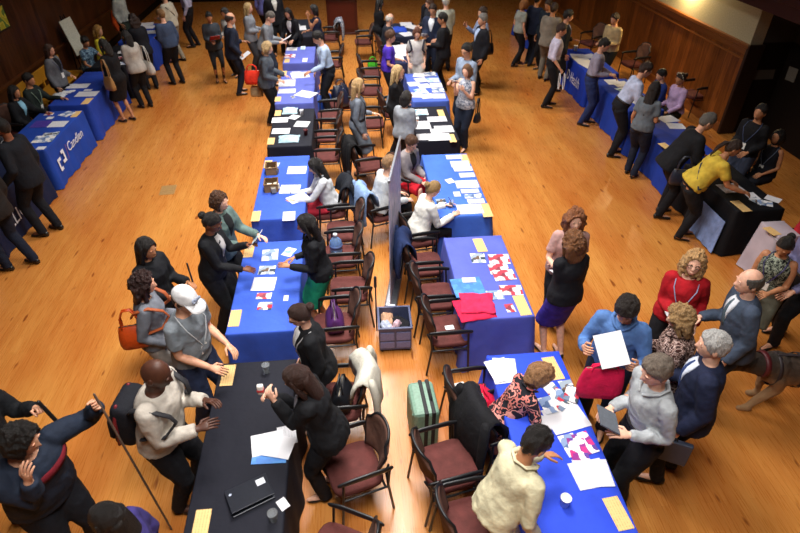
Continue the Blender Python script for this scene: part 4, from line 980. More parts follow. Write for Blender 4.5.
# ---- right middle row
i = P_('woman with short blonde-brown hair in floral top writing at the bright blue table', (539, 375), h=1.66, face=8, key='floral', hy=-18, b=0.98, fem=True, sit=True, lean=27, hp=26, L=(0.36, -0.06, -0.27), R_=(0.3, 0.2, -0.3), curl=(.5, .9), skin=0, hair=('shag', '#8a6544'), top=('shirt', '#2a2226', 'short', ('floral', 9, '#1a1a22', '#c07068', '#1c1a24', '#d08a80', '#2a2228')), bottom=('trousers', '#18181e'))
seat_of(i, 16, 'dark armchair under the woman in floral top')
P_('man with black hair in cream shirt bending over the bright blue table', (549, 442), h=1.72, face=22, key='cream', mv=(-0.1, 0), lean=20, hp=22, L=(0.36, -0.02, -0.32), R_=(0.02, 0.1, -0.52), skin=2, hair=('short', BLACK), top=('shirt', '#c9c2a2', 'long'), bottom=('trousers', '#b8ae8a'), b=1.02)
P_('man in blue denim shirt reading a white sheet with a red bag', (627, 309), h=1.76, face=234, key='denim', lean=8, hp=30, L=(0.3, 0.04, -0.14), R_=(0.3, 0.04, -0.14), curl=(.8, .8), skin=1, hair=('short', '#1c1410', 1.5), top=('shirt', '#5276ae', 'long'), bottom=('jeans', '#1d2333'), acc=(('glasses',)), b=1.05)
P_('man with grey hair in light grey shirt holding a folder', (657, 371), h=1.80, face=186, key='greyshirt', lean=8, hp=12, L=(0.2, -0.02, -0.26), R_=(0.2, -0.06, -0.28), skin=0, hair=('short', '#6a5f55', 1.3), top=('tucked', '#a5aaae', 'long'), bottom=('trousers', '#131317'), b=1.04)
P_('man with white hair in navy suit behind the man in grey shirt', (714, 346), h=1.78, face=152, key='navysuit', lean=4, hp=4, L='down', R_='hold', skin=0, hair=('short', '#a8a6a4'), top=('jacket', '#1a2038', 'long'), bottom=('trousers', '#14161c'), acc=(('vfront', '#c9d0e0'), ('tie', '#30406e')), b=1.05)
P_('woman with curly blonde hair in brown patterned blouse', (681, 318), h=1.66, face=150, key='patterned', fem=True, lean=6, hp=18, L='hold', R_='hold', skin=0, hair=('curly', '#9a7a52', .75), top=('shirt', '#5a4038', 'long', ('floral', 24, '#2e1c18', '#a58a80', '#4a2a26', '#c0a8a0', '#3a201c')), bottom=('trousers', '#15151a'), b=1.22)
P_('woman with curly blonde hair in red sweater with lanyard', (694, 263), h=1.66, face=240, key='redsweater', fem=True, lean=2, hp=-6, L=(.14, .04, -.42), R_=(.26, -.10, -.26), skin=0, hair=('curly', '#b08a5c', .8), top=('sweater', '#a3141f', 'long'), bottom=('trousers', '#17171b'), acc=(('lanyard', '#8d96b8'), ('glasses',)))
P_('balding man in grey suit beside the dog', (750, 282), h=1.78, face=166, key='balding', lean=10, hp=2, L='down', R_='hold', skin=0, hair=('ring', '#4a4642'), top=('jacket', '#3f4a5c', 'long'), bottom=('trousers', '#262c38'), acc=(('vfront', '#d0d4dc'), ('tie', '#50606a')), b=0.97)
P_('woman with curly hair in black top and purple skirt seen from behind', (574, 243), h=1.66, face=105, key='purpleskirt', fem=True, lean=2, hp=6, L='fold', R_='hold', skin=0, hair=('curly', '#6a4426', .85), top=('sweater', '#131318', 'long'), bottom=('skirt', '#3a2a8a', None, 1.0), acc=(('belt', '#2f2490'),))
P_('woman with curly red-brown hair in pink top facing the purple skirt', (575, 220), h=1.66, face=262, key='pinktop', fem=True, lean=4, hp=0, L='hold', R_=(.30, .02, -.26), skin=0, hair=('curly', '#7a4a2a', .85), top=('shirt', '#b08a84', 'short'), bottom=('trousers', '#15151a'))
P_('man in blue-grey shirt behind woman with patterned top', (458, 58), h=1.78, face=215, key='bluegrey', mv=(0.25, 0.45), lean=2, hp=10, L='hold', R_='hold', skin=1, hair=('short', BLACK), top=('shirt', '#8795ab', 'long'), bottom=('trousers', '#1d2432'), acc=(('glasses',),))
P_('woman with brown hair in patterned sleeveless top with camera bag', (459, 71), h=1.62, face=228, key='camerabag', mv=(0.15, 0), fem=True, lean=2, hp=10, L=(0.24, -0.06, -0.1), R_='phone', skin=0, hair=('bob', '#6a4c34', .7), top=('shirt', '#8a90a0', 'none', ('floral', 26, '#5f6678', '#b0b4c0', '#7d8496', '#c6c8d0')), bottom=('jeans', '#1d2536'))
P_('man with grey hair in black suit in the right aisle', (483, 20), h=1.76, face=190, key='blacksuit', lean=-2, hp=2, L='down', R_='waist', skin=1, hair=('short', '#6f6c68'), top=('jacket', '#17181f', 'long'), bottom=('trousers', '#14151b'), acc=(('vfront', '#9fb0d0'),))
P_('man in blue-grey shirt with black shoulder bag behind the black suit', (483, 13), h=1.76, face=190, key='shoulderbag', lean=0, hp=4, L='down', R_=(.30, .02, -.10), skin=1, hair=('short', DKBR), top=('shirt', '#7f8aa8', 'long'), bottom=('trousers', '#2a2d38'))
P_('woman with brown hair in white top wearing dark shoulder straps', (417, 33), h=1.64, face=268, key='whitetop', fem=True, lean=6, hp=24, L=(.14, .02, -.42), R_=(.14, .02, -.42), skin=0, hair=('bob', '#5a3424', .8), top=('tee', '#c3c0be', 'short'), bottom=('trousers', '#b9b5b0'), acc=(('straps', '#1c2030'),))
P_('man with glasses in navy suit and white shirt facing the camera', (428, 10), h=1.76, face=245, key='navyglasses', mv=(0.12, 0), lean=2, hp=10, L='waist', R_='hold', skin=1, hair=('short', DKBR), top=('jacket', '#232b42', 'long'), bottom=('trousers', '#1a2032'), acc=(('vfront', '#d5dae2'), ('glasses',)))
P_('man with black hair in black suit seen from behind beside the navy suit', (443, 19), h=1.76, face=165, key='blackback2', lean=2, hp=8, L='hold', R_='down', skin=2, hair=('short', BLACK), top=('jacket', '#15151a', 'long'), bottom=('trousers', '#131318'))
P_('man with white hair in white shirt behind the black suit', (446, 2), h=1.76, face=100, key='whitehair', lean=0, hp=6, L='down', R_='hold', skin=0, hair=('short', '#b9b6b0'), top=('shirt', '#a8aca2', 'long'), bottom=('trousers', '#2a2a2e'))
P_('person with pale hair in black jacket at the top edge', (413, -1), h=1.72, face=-40, key='paletop', mv=(0.45, 0.2), lean=4, hp=10, L='hold', R_='hold', skin=0, hair=('short', '#a89a88'), top=('jacket', '#14141a', 'long'), bottom=('trousers', '#131318'))
P_('person with brown hair in dark jacket left of the navy suit', (422, 4), h=1.70, face=200, key='darktop', mv=(0.2, 0), lean=2, hp=10, L='hold', R_='hold', skin=1, hair=('short', BRN), top=('jacket', '#1c1e26', 'long'), bottom=('trousers', '#15161c'))
# ---- far end of the left middle row
P_('woman with blonde hair in grey jacket with a red bag', (267, 48), h=1.68, face=-2, key='redbag', fem=True, lean=8, hp=16, L='table', R_=(.20, .0, -.38), skin=0, hair=('bob', '#a48a62'), top=('blazer', '#474d56', 'long'), bottom=('trousers', '#131317'))
P_('balding man in navy suit seen from behind', (230, 19), h=1.78, face=28, key='navyback', lean=4, hp=12, L='hold', R_=(.06, .08, -.46), skin=1, hair=('ring', '#2a1c14', 1.4), top=('jacket', '#1b2233', 'long'), bottom=('trousers', '#171d2c'), b=1.08)
P_('woman in dark grey top holding red folders', (209, 17), h=1.64, face=290, key='redfolder', fem=True, lean=2, hp=20, L='read', R_='hold', skin=2, hair=('bun', BLACK), top=('blazer', '#33383f', 'long'), bottom=('leggings', '#23262c'))
P_('person with black hair and white top behind the balding man', (225, 13), h=1.62, face=240, key='whitebehind', fem=True, lean=2, hp=16, L='hold', R_='hold', skin=2, hair=('bob', BLACK), top=('shirt', '#b9b8b4', 'long'), bottom=('trousers', '#15151a'))
P_('woman with long blonde hair in light grey blazer', (248, 8), h=1.68, face=-10, key='greyblazer', fem=True, lean=2, hp=8, L='hold', R_='hold', skin=0, hair=('long', '#a98e60', .8), top=('blazer', '#7d828a', 'long'), bottom=('trousers', '#3a3d44'))
P_('man with short grey hair in grey shirt bending over papers', (270, 17), h=1.78, face=-8, key='greybend', lean=18, hp=26, L='hold', R_='hold', skin=0, hair=('crop', '#57524c'), top=('shirt', '#7f858c', 'long'), bottom=('jeans', '#3a4252'), b=1.08)
P_('person in lavender shirt at the top edge', (262, -14), h=1.74, face=60, key='lavender', lean=0, skin=1, hair=('short', DKBR), top=('shirt', '#6a6fb4', 'long'), bottom=('trousers', '#1a1b22'))
P_('person in black suit at the top edge beside the lavender shirt', (272, -8), h=1.74, face=-70, key='blacktop', lean=0, skin=2, hair=('short', BLACK), top=('jacket', '#14141a', 'long'), bottom=('trousers', '#131318'), acc=(('vfront', '#b8b8b4'),))
P_('woman with long black hair in black blazer leaning on the far table', (288, 13), h=1.66, face=250, key='leaner', fem=True, lean=22, hp=14, L='table', R_='table', skin=1, hair=('long', BLACK), top=('blazer', '#131318', 'long'), bottom=('trousers', '#131318'), acc=(('vfront', '#c8c8cc'),))
P_('woman with black hair in sleeveless navy top at the far left middle row', (314, 10), h=1.64, face=190, key='sleeveless', fem=True, lean=4, hp=8, L='mouth', R_='hold', skin=2, hair=('bob', BLACK), top=('shirt', '#1b2238', 'none'), bottom=('trousers', '#1a2034'))
# ---- left wall
i = P_('seated woman with long black hair, black jacket and pale blue top at the left edge', (14, 92), h=1.64, face=-14, key='seatleft', fem=True, sit=True, lean=10, hp=12, L=(.44, .0, -.22), R_='table', skin=2, hair=('long', BLACK), top=('blazer', '#121317', 'long'), bottom=('trousers', '#131318'), acc=(('vfront', '#7fb0c8'),))
seat_of(i, -10, 'dark armchair under the seated woman with pale blue top')
i = P_('seated person in speckled sleeves at the very left edge', (-8, 116), h=1.64, face=-10, key='speckled', fem=True, sit=True, lean=8, L='table', R_='table', skin=2, hair=('bob', BLACK), top=('shirt', '#2a2a2e', 'short', ('blotch', 60, '#1c1c20', '#5a5a5a', '#2a2a2e')), bottom=('trousers', '#131318'))
i = P_('seated person in dark green jacket with lanyard behind the blue table', (33, 82), h=1.66, face=-5, key='darkgreen', mv=(-0.15, 0.15), sit=True, lean=8, hp=10, L=(.44, .0, -.22), R_='table', skin=2, hair=('short', BLACK), top=('shirt', '#1a2320', 'long'), bottom=('trousers', '#131318'), acc=(('lanyard', '#8aa08a'),))
P_('woman with long brown hair in grey blazer behind the blue table', (49, 50), h=1.58, face=-10, key='longgrey', fem=True, lean=2, hp=12, L='waist', R_='down', skin=1, hair=('long', '#3a2418'), top=('blazer', '#5f6064', 'long'), bottom=('trousers', '#15151a'), acc=(('vfront', '#15151a'), ('lanyard', '#303a5a')))
P_('woman with dark hair in blue-grey print blouse reaching over the table', (85, 42), h=1.60, face=-25, key='printblouse', sit=True, fem=True, lean=12, hp=16, L='far', R_='table', skin=2, hair=('short', BLACK, 1.5), top=('shirt', '#3a5068', 'short', ('floral', 22, '#2a3a4c', '#5f7d94', '#34485c', '#7d98a8')), bottom=('trousers', '#15161c'))
P_('woman with curly blonde hair in yellow top behind the black table', (98, 31), h=1.64, face=-10, key='yellowtop', sit=True, fem=True, lean=4, hp=8, L='hold', R_='hold', skin=1, hair=('curly', '#9a7030', .8), top=('shirt', '#c0b02a', 'long'), bottom=('trousers', '#15151a'))
P_('person in orange shirt by the left wall', (103, 3), h=1.64, face=-20, key='orange', mv=(0.35, 0), sit=True, lean=2, skin=3, hair=('short', BLACK), top=('shirt', '#c8501a', 'long'), bottom=('trousers', '#131318'))
P_('person in white top by the left wall at the top edge', (117, -8), h=1.72, face=-20, key='whitewall', mv=(0.0, 0), lean=2, skin=2, hair=('short', BLACK), top=('shirt', '#a3a69e', 'long'), bottom=('trousers', '#2a3028'))
P_('woman in black dress with tan shoulder bag at the left aisle', (104, 45), h=1.68, face=150, key='blackdress', fem=True, lean=6, hp=12, L='down', R_=(.30, .02, -.36), skin=2, hair=('long', '#120f0e', .6), top=('dress', '#111115', 'long'), bottom=('skirt', '#111115', None, 1.0))
P_('woman with black hair in white jacket carrying a white bag', (126, 36), h=1.64, face=140, key='whitebag', fem=True, lean=4, hp=10, L='hold', R_='hold', skin=2, hair=('long', BLACK, .6), top=('blazer', '#a9a39c', 'long'), bottom=('trousers', '#121216'))
P_('person with curly brown hair in black jacket at the left tables', (129, 20), h=1.68, face=130, key='curlyblack', mv=(0.1, 0), fem=True, lean=8, hp=14, L='table', R_='hold', skin=1, hair=('curly', '#2a1c16', .6), top=('blazer', '#14151c', 'long'), bottom=('trousers', '#131318'))
P_('person with short light-brown hair in slate blue sweater', (161, 15), h=1.70, face=140, key='slate', lean=4, hp=10, L='hold', R_='down', skin=0, hair=('short', '#7a5a38'), top=('sweater', '#3a4862', 'long'), bottom=('trousers', '#121217'))
P_('person in cream shirt with black shoulder strap at the top edge', (163, -4), h=1.76, face=160, key='creamstrap', lean=4, L='hold', R_='down', skin=1, hair=('short', DKBR), top=('shirt', '#b9b3a2', 'long'), bottom=('trousers', '#8a8474'), acc=(('crossbody', '#1a1a1e', 1),))
P_('person in pale lavender shirt and black trousers at the top edge', (181, -16), h=1.78, face=180, key='palelav', lean=2, skin=1, hair=('short', BLACK), top=('tucked', '#a9aac4', 'long'), bottom=('trousers', '#121217'))
P_('man in dark suit with white collar at the left edge', (2, 128), h=1.80, face=168, key='leftsuit', lean=4, hp=8, L=(.10, .10, -.46), R_='down', skin=3, hair=('short', BLACK), top=('jacket', '#111319', 'long'), bottom=('trousers', '#111319'), acc=(('vfront', '#c8c8cc'),), b=1.05)
P_('person in dark brown jacket and jeans at the left edge', (-36, 158), h=1.78, face=165, key='leftbrown', lean=4, skin=2, hair=('short', BLACK), top=('jacket', '#1c1715', 'long'), bottom=('jeans', '#131a2a'), step=.12, b=0.98)
# ---- right wall
P_('woman in grey top and black trousers at the far right', (524, 4), h=1.66, face=20, key='fargrey', fem=True, lean=2, skin=1, hair=('bob', '#8a5a30'), top=('tee', '#8d9088', 'short'), bottom=('trousers', '#131318'), step=.14)
P_('person in dark blue jacket at the far right table', (538, 3), h=1.72, face=30, key='fardark', mv=(0.1, 0.35), lean=2, skin=2, hair=('short', BLACK), top=('jacket', '#151c30', 'long'), bottom=('trousers', '#131826'))
P_('man in grey suit seen from behind at the right tables', (554, 9), h=1.76, face=50, key='greysuit', lean=4, hp=10, L='hold', R_='hold', skin=2, hair=('short', DKBR), top=('jacket', '#7d7468', 'long'), bottom=('trousers', '#6f675c'))
P_('man in pale lilac shirt holding white cord handles', (561, 30), h=1.76, face=-12, key='handles', lean=4, hp=14, L='down', R_=(.10, .10, -.48), curl=(0.5, 2.2), skin=1, hair=('short', DKBR), top=('tucked', '#bdb8cc', 'roll'), bottom=('trousers', '#131318'), b=1.06)
P_('man in black suit and red tie at the table with Health lettering', (573, 16), h=1.78, face=-5, key='redtie', mv=(-0.12, 0), lean=3, hp=8, L='hold', R_='down', skin=1, hair=('short', BLACK), top=('jacket', '#1c1d22', 'long'), bottom=('trousers', '#17181c'), acc=(('vfront', '#b8b8be'), ('tie', '#7a1420')))
P_('person with dark hair between the grey suit and the far table', (546, 6), h=1.70, face=210, key='fardark2', mv=(0.1, 0.1), lean=2, skin=2, hair=('short', DKBR), top=('jacket', '#17202a', 'long'), bottom=('trousers', '#131318'))
P_('man in beige shirt behind the table by the right wall', (615, 19), h=1.68, face=205, key='beige', lean=4, hp=10, L='hold', R_='hold', skin=1, hair=('short', DKBR), top=('shirt', '#b09a72', 'long'), bottom=('trousers', '#1c1a18'), b=1.12)
P_('man in grey-lilac shirt and jeans at the right tables', (611, 45), h=1.74, face=-25, key='greylilac', mv=(-0.15, 0), lean=6, hp=20, L='table', R_='hold', skin=1, hair=('short', BLACK), top=('tucked', '#8a8698', 'long'), bottom=('jeans', '#23305a'))
P_('man in white shirt bending to the right wall table', (645, 70), h=1.78, face=-8, key='whitebend', lean=24, hp=14, L='table', R_='low', skin=1, hair=('short', DKBR), top=('tucked', '#b0b8d2', 'long'), bottom=('trousers', '#131318'))
P_('person in dark blue shirt beyond the bending man', (652, 77), h=1.55, face=180, key='blueshirt', sit=True, mv=(0.25, 0.1), lean=6, L='table', R_='table', skin=1, hair=('short', BLACK), top=('shirt', '#1b2c6a', 'long'), bottom=('trousers', '#15161c'))
P_('woman with long dark hair in grey t-shirt seen from behind', (660, 89), h=1.66, face=38, key='greyteeback', mv=(-0.1, 0), fem=True, lean=4, hp=8, L='down', R_='waist', skin=2, hair=('long', '#17110f', 1.15), top=('tee', '#5f666e', 'short'), bottom=('jeans', '#171c2c'))
P_('woman with headband in lilac shirt by the panelled right wall', (681, 79), h=1.64, face=195, key='headband', sit=True, fem=True, lean=6, hp=12, L='table', R_='waist', skin=2, hair=('bun', DKBR), top=('shirt', '#b79ac0', 'long'), bottom=('trousers', '#2a2620'), acc=(('headband', '#3a3428'),), b=1.1)
P_('man with grey hair in black suit bending at the right tables', (707, 122), h=1.76, face=-8, key='greybendsuit', lean=30, hp=10, L='table', R_='low', skin=1, hair=('short', '#57534e'), top=('jacket', '#131317', 'long'), bottom=('trousers', '#121216'), acc=(('vfront', '#b0a894'),))
P_('woman in yellow sweater bending over the black table', (733, 148), h=1.68, face=-14, key='yellowsweater', fem=True, lean=34, hp=8, L='table', R_=(.36, .02, -.36), skin=2, hair=('pony', '#2a1a12'), top=('tee', '#c0a33a', 'short'), bottom=('trousers', '#111115'), acc=(('crossbody', '#20283a', 1),), b=1.28)
P_('person in black shirt with white name badge by the dark right wall', (757, 115), h=1.62, face=205, key='badgeblack', mv=(0.12, 0.1), lean=2, hp=-6, L='waist', R_='waist', skin=2, hair=('short', BLACK), top=('shirt', '#121216', 'long'), bottom=('trousers', '#3a4052'), acc=(('lanyard', '#3a4668'),))
P_('woman in sleeveless black top with name badge by the dark right wall', (778, 137), h=1.58, face=200, key='sleevebadge', sit=True, fem=True, lean=2, hp=-2, L='waist', R_='waist', skin=2, hair=('bob', BLACK), top=('shirt', '#14161e', 'none'), bottom=('trousers', '#14161e'), acc=(('lanyard', '#5a6478'),))
i = P_('seated woman with dark hair in red top at the right edge', (797, 199), h=1.64, face=186, key='redtop', mv=(0.22, -0.2), fem=True, sit=True, lean=4, hp=12, L='lap', R_='lap', skin=2, hair=('long', BLACK), top=('shirt', '#a8202c', 'long'), bottom=('trousers', '#15171d'))
seat_of(i, 186, 'dark armchair under the seated woman in red top')
P_('woman with black hair in black and white print dress at the right edge', (785, 246), h=1.60, face=215, key='printdress', b=1.1, fem=True, lean=8, hp=26, L='hold', R_='hold', skin=2, hair=('bun', BLACK), top=('dress', '#4a4f48', 'none', ('floral', 26, '#15171a', '#7d8474', '#1c1f1e', '#8d9484')), bottom=('skirt', '#6a6a5c'), acc=(('lanyard', '#3a3060'),))
P_('person in lilac shirt and black trousers at the right edge', (822, 232), h=1.74, face=190, key='lilacedge', mv=(0.1, 0.05), lean=8, hp=14, L=(.36, .02, -.38), R_='hold', skin=1, hair=('short', DKBR), top=('tucked', '#6f6c90', 'long'), bottom=('trousers', '#111115'), step=.13)
flush()
for i_ in PEOPLE.values(): pass
ORD = ['first', 'second', 'third', 'fourth', 'fifth', 'sixth', 'seventh', 'eighth', 'ninth', 'tenth', 'eleventh', 'twelfth']
GP, GS = 'papers on the tables', 'tan signs on the table edges'
def sign(px, label, rz=0, w=.12, l=.27): return sheet(px, w, l, rz, 'sign', 'tan sign strip '+label, GS, th=.003)
# ---------------------------------------------------------------- chairs
GC = 'brown armchairs of the middle rows'
C1 = chair((353, 466), 196, 'brown armchair with empty seat facing the black laptop table', GC)
C2 = chair((338, 556), 154, 'armchair at the bottom edge, only its armrest in view', GC)
C3 = chair((338, 400), 180, 'brown armchair with black bag and white jacket, next to the woman eating', GC)
C4 = chair((334, 326), 182, 'brown armchair holding the purple bag', GC)
C5 = chair((349, 288), 180, 'empty brown armchair next to the woman in green skirt', GC)
C6 = chair((340, 255), 180, 'brown armchair with a large water bottle on it', GC)
C7 = chair((343, 230), 182, 'empty brown armchair behind the woman writing in white cardigan', GC)
C9 = chair((326, 154), 180, 'brown armchair at the near end of the black table with pale blue cloths', GC)
C10 = chair((326, 135), 178, 'brown armchair at the middle of the black table with pale blue cloths', GC)
C11 = chair((329, 115), 184, 'brown armchair at the far end of the black table with pale blue cloths', GC)
C12 = chair((341, 103), 186, 'armchair piled with dark navy bags', GC)
C13 = chair((332, 63), 180, 'brown armchair behind the man in pale blue shirt', GC)
C14 = chair((330, 37), 180, 'armchair with a grey patterned coat over its back', GC)
C15 = chair((363, 41), 182, 'empty armchair in the middle aisle in front of the lectern', GC)
C16 = chair((371, 73), 5, 'brown armchair left of the person in violet t-shirt', GC)
C17 = chair((372, 90), -4, 'brown armchair left of the seated woman in grey t-shirt', GC)
C18 = chair((372, 122), 0, 'brown armchair right of the blonde woman in grey dress', GC)
C19 = chair((368, 163), 10, 'armchair under the long black coat', GC)
R1c = chair((448, 464), 12, 'brown armchair facing the woman in floral top, next to the green suitcase', GC)
R2c = chair((474, 524), 8, 'brown armchair at the bottom edge behind the man in cream shirt', GC)
R3c = chair((475, 403), 4, 'armchair with red bag and white box on its seat', GC)
R5c = chair((449, 329), 2, 'brown armchair with a small white card on its seat', GC)
R6c = chair((436, 295), 0, 'brown armchair beside the far half of the red shirt table', GC)
R7c = chair((424, 263), 2, 'tan-backed armchair with a navy jacket by the standing banner', GC)
GW = 'chairs along the walls'
chair((591, 42), 200, 'brown chair by the right wall beside the man in beige shirt', GW)
chair((633, 63), 190, 'brown chair by the right wall behind the table of the bending man', GW)
chair((694, 93), 190, 'brown chair at the right wall right of the woman in lilac shirt', GW)
# ---------------------------------------------------------------- black laptop table
sign((228, 375), 'at the far corner of the black laptop table')
sign((201, 526), 'at the near corner of the black laptop table')
cup(spot(267, 372, TZ+.002), 'clear plastic cup near the eating woman, far end of the black table')
cup(spot(274, 520, TZ+.002), 'clear plastic cup beside the laptop')
sheet((270, 452), .225, .29, 88, 'bluebook', 'blue folder under the white sheets on the black table', GP, th=.004)
sheet((268, 443), .22, .28, 100, 'white', 'white sheet, left one of the fan on the black table', GP, z=TZ+.007)
sheet((277, 446), .22, .28, 74, 'white', 'white sheet, right one of the fan on the black table', GP, z=TZ+.011)
sheet((287, 435), .16, .20, 10, 'print', 'grey printed sheet peeking out beside the white fan', GP)
sheet((283, 504), .075, .10, 35, 'white', 'small white card right of the laptop', GP, name='card', cat='card')
r = thing('laptop', 'dark laptop half open on the near end of the black table', 'laptop', spot(250, 496, TZ+.002), R(25)); lap = plain('laptop_shell', '#23262f', .35, .3)
g = bmesh.new(); box(g, (-.17, -.12, 0), (.17, .12, .018), bev=.005); obj('keyboard_base', g, lap, r, smooth=False)
M = Matrix.Translation(V(0, .118, .02)) @ Matrix.Rotation(R(-9), 4, 'X')
g = bmesh.new(); box(g, (-.17, -.24, 0), (.17, 0, .010), M, bev=.004); ld = obj('screen_lid', g, lap, r, smooth=False)
g = bmesh.new(); box(g, (.075, -.10, .0102), (.145, -.035, .0112), M); flatobj('lid_sticker', g, plain('sticker', '#c9cdd6', .4), ld)
g = bmesh.new(); lathe(g, [(.012, .0100), (.012, .0112)], 14, c=(-.135, -.06, 0)); g.transform(M); flatobj('lid_logo', g, plain('sticker', '#aab4c8', .4), ld)
# ---------------------------------------------------------------- blue table of the woman in green skirt
sign((235, 318), 'at the table corner beside the man in white cap')
sign((249, 251), 'at the far left corner of that blue table, by the dark drink')
cup(spot(256, 243, TZ+.002), 'clear cup of dark drink with straw on the blue table', .036, .12, '#2a1810')
g = bmesh.new(); p = spot(256, 243, TZ+.05); tube(g, [p, p+V(.012, .01, .15)], .004, 6); tag(obj('drinking_straw', g, plain('straw', '#d8d0d0', .4)), 'pale straw standing in the dark drink', 'straw')
sheet((270, 255), .20, .24, 2, 'brochure', 'picture brochure at the far end of the blue table', GP)
sheet((267, 270), .20, .17, -2, 'photo', 'picture brochure in the middle of the blue table', GP)
sheet((264, 284), .27, .25, -4, 'form', 'large white printed sheet on the blue table near the cap', GP)
sheet((264, 296), .17, .11, -3, 'redbrochure', 'red and white leaflet beyond the near end of the blue table', GP)
sheet((265, 306), .16, .13, -4, 'redflyer', 'red and blue leaflet nearest the end of the blue table', GP)
sheet((286, 298), .055, .10, 0, 'white', 'small white card at the right edge of the blue table', GP, name='card', cat='card')
sheet((289, 252), .13, .18, -25, 'lightblue', 'pale blue leaflet in front of the woman in green skirt', GP)
# ---------------------------------------------------------------- wicker basket table
sign((268, 164), 'at the far left corner of the wicker basket table')
sign((256, 216), 'at the near left corner of the wicker basket table')
sheet((276, 165), .09, .17, -10, 'white', 'small oval-looking white tag beside the far sign of the basket table', GP, name='card', cat='card')
sheet((297, 170), .30, .26, -2, 'form', 'white sheet at the far end of the wicker basket table', GP)
sheet((290, 189), .30, .26, -4, 'white', 'white sheet left of the writing woman', GP)
sheet((298, 198), .22, .30, -58, 'form', 'form the woman in white cardigan writes on', GP, z=TZ+.006)
sheet((289, 216), .17, .24, 2, 'white', 'white sheet at the near right corner of the wicker basket table', GP)
wick = fabric('#8a6a48', ('stripe', 40, '#5f4630')); 
def basket(px, w, l, h, label, fill):
    r = thing('wicker_basket', label, 'basket', spot(px[0], px[1], TZ+.001), R(3), 'wicker baskets on the blue table')
    g = bmesh.new()
    for a, b in (((-w/2, -l/2, 0), (w/2, -l/2+.012, h)), ((-w/2, l/2-.012, 0), (w/2, l/2, h)), ((-w/2, -l/2+.012, 0), (-w/2+.012, l/2-.012, h)), ((w/2-.012, -l/2+.012, 0), (w/2, l/2-.012, h)), ((-w/2+.012, -l/2+.012, 0), (w/2-.012, l/2-.012, .01))): box(g, a, b)
    obj('basket_wall', g, wick, r, smooth=False)
    g = bmesh.new(); tube(g, [(-w/2, -l/2, h), (w/2, -l/2, h), (w/2, l/2, h), (-w/2, l/2, h), (-w/2, -l/2, h)], .010, 8); obj('basket_rim', g, wick, r)
    return r
basket((272, 189), .20, .22, .13, 'near wicker basket of the two on the blue table', 0); basket((272, 172), .17, .22, .12, 'far wicker basket of the two on the blue table', 0)
for k, (px, c) in enumerate((((269, 184), '#d8d2c0'), ((273, 187), '#8a8478'), ((276, 183), '#c0b8a4'), ((270, 168), '#b0a080'), ((275, 168), '#6a5a40'))):
    g = bmesh.new(); box(g, (-.035, -.045, 0), (.035, .045, .08), bev=.008); tag(flatobj('snack_packet', g, plain('packet', c, .4), loc=spot(px[0], px[1], TZ+.10)-V(0, 0, .085), rot=(0, 0, .3*k)), ['cream packet left in the near basket', 'grey packet at the front of the near basket', 'beige packet right in the near basket', 'beige packet left in the far basket', 'brown packet right in the far basket'][k], 'packet', 'packets in the baskets')
# ---------------------------------------------------------------- black table with pale blue cloths
sign((271, 141), 'at the near left corner of the pale blue cloth table')
sign((278, 113), 'at the far left corner of the pale blue cloth table')
for k, (px, w, l, a) in enumerate((((280, 120), .30, .24, 0), ((302, 124), .26, .26, -12), ((281, 131), .32, .24, -2), ((294, 117), .18, .2, -30))): sheet(px, w, l, a, 'white' if k != 1 else 'form', 'white sheet on the pale blue cloth table, '+['at its far left', 'at its right', 'at its left middle', 'beside the white mug'][k], GP)
def cloth_heap(name, px, w, l, h, c, label, cat, z=TZ+.001, rz=0, mat=None, group=None):
    g = bmesh.new(); n = 22; sd = random.random()*20; T = []
    for j in range(n+1):
        row = []
        for i in range(n+1):
            u, v = -1+2*i/n, -1+2*j/n; e = max(0, 1-(abs(u)**3+abs(v)**3)); k = e**.5
            row.append(g.verts.new((u*w/2*(1+.12*noise.noise(V(v*2, sd, 1))), v*l/2*(1+.12*noise.noise(V(u*2, sd, 5))), .004+h*k*(.55+.45*noise.noise(V(u*2.2, v*2.2, sd))+.2*abs(noise.noise(V(u*5, v*5, sd)))))))
        T.append(row)
    for j in range(n):
        for i in range(n): g.faces.new((T[j][i], T[j][i+1], T[j+1][i+1], T[j+1][i]))
    B = [[g.verts.new((q.co.x, q.co.y, 0)) for q in r] for r in T]
    for j in range(n):
        for i in range(n): g.faces.new((B[j][i], B[j+1][i], B[j+1][i+1], B[j][i+1]))
        for s_ in (0, n): g.faces.new((T[j][s_], T[j+1][s_], B[j+1][s_], B[j][s_])); g.faces.new((T[s_][j], T[s_][j+1], B[s_][j+1], B[s_][j]))
    o = obj(name, g, mat or fabric(c), loc=spot(px[0], px[1], z), rot=(0, 0, R(rz))); return tag(o, label, cat, group)
cloth_heap('folded_cloth', (289, 139), .36, .30, .05, '#9fbfcd', 'pale blue crumpled cloth at the near end of the black table', 'cloth')
cloth_heap('folded_cloth', (290, 111), .28, .32, .05, '#a9c6d0', 'pale blue crumpled cloth at the far end of the black table', 'cloth')
def mug(px, label, c, r=.04, h=.1, z=TZ+.001, cat='cup'):
    t_ = thing('paper_cup', label, cat, spot(px[0], px[1], z)); g = bmesh.new(); lathe(g, [(r*.75, 0), (r, h), (r*1.04, h+.003), (r*.95, h), (r*.72, .008)], 18); obj('cup_wall', g, plain('paper_cup', c, .5), t_); return t_
mug((302, 115), 'white paper cup on the pale blue cloth table', '#d8d8dc'); mug((306, 135), 'dark red cup at the near right of the pale blue cloth table', '#5a1a20')
mug((564, 505), 'white paper cup at the near end of the bright blue table', '#e4e2dc', .042, .10)
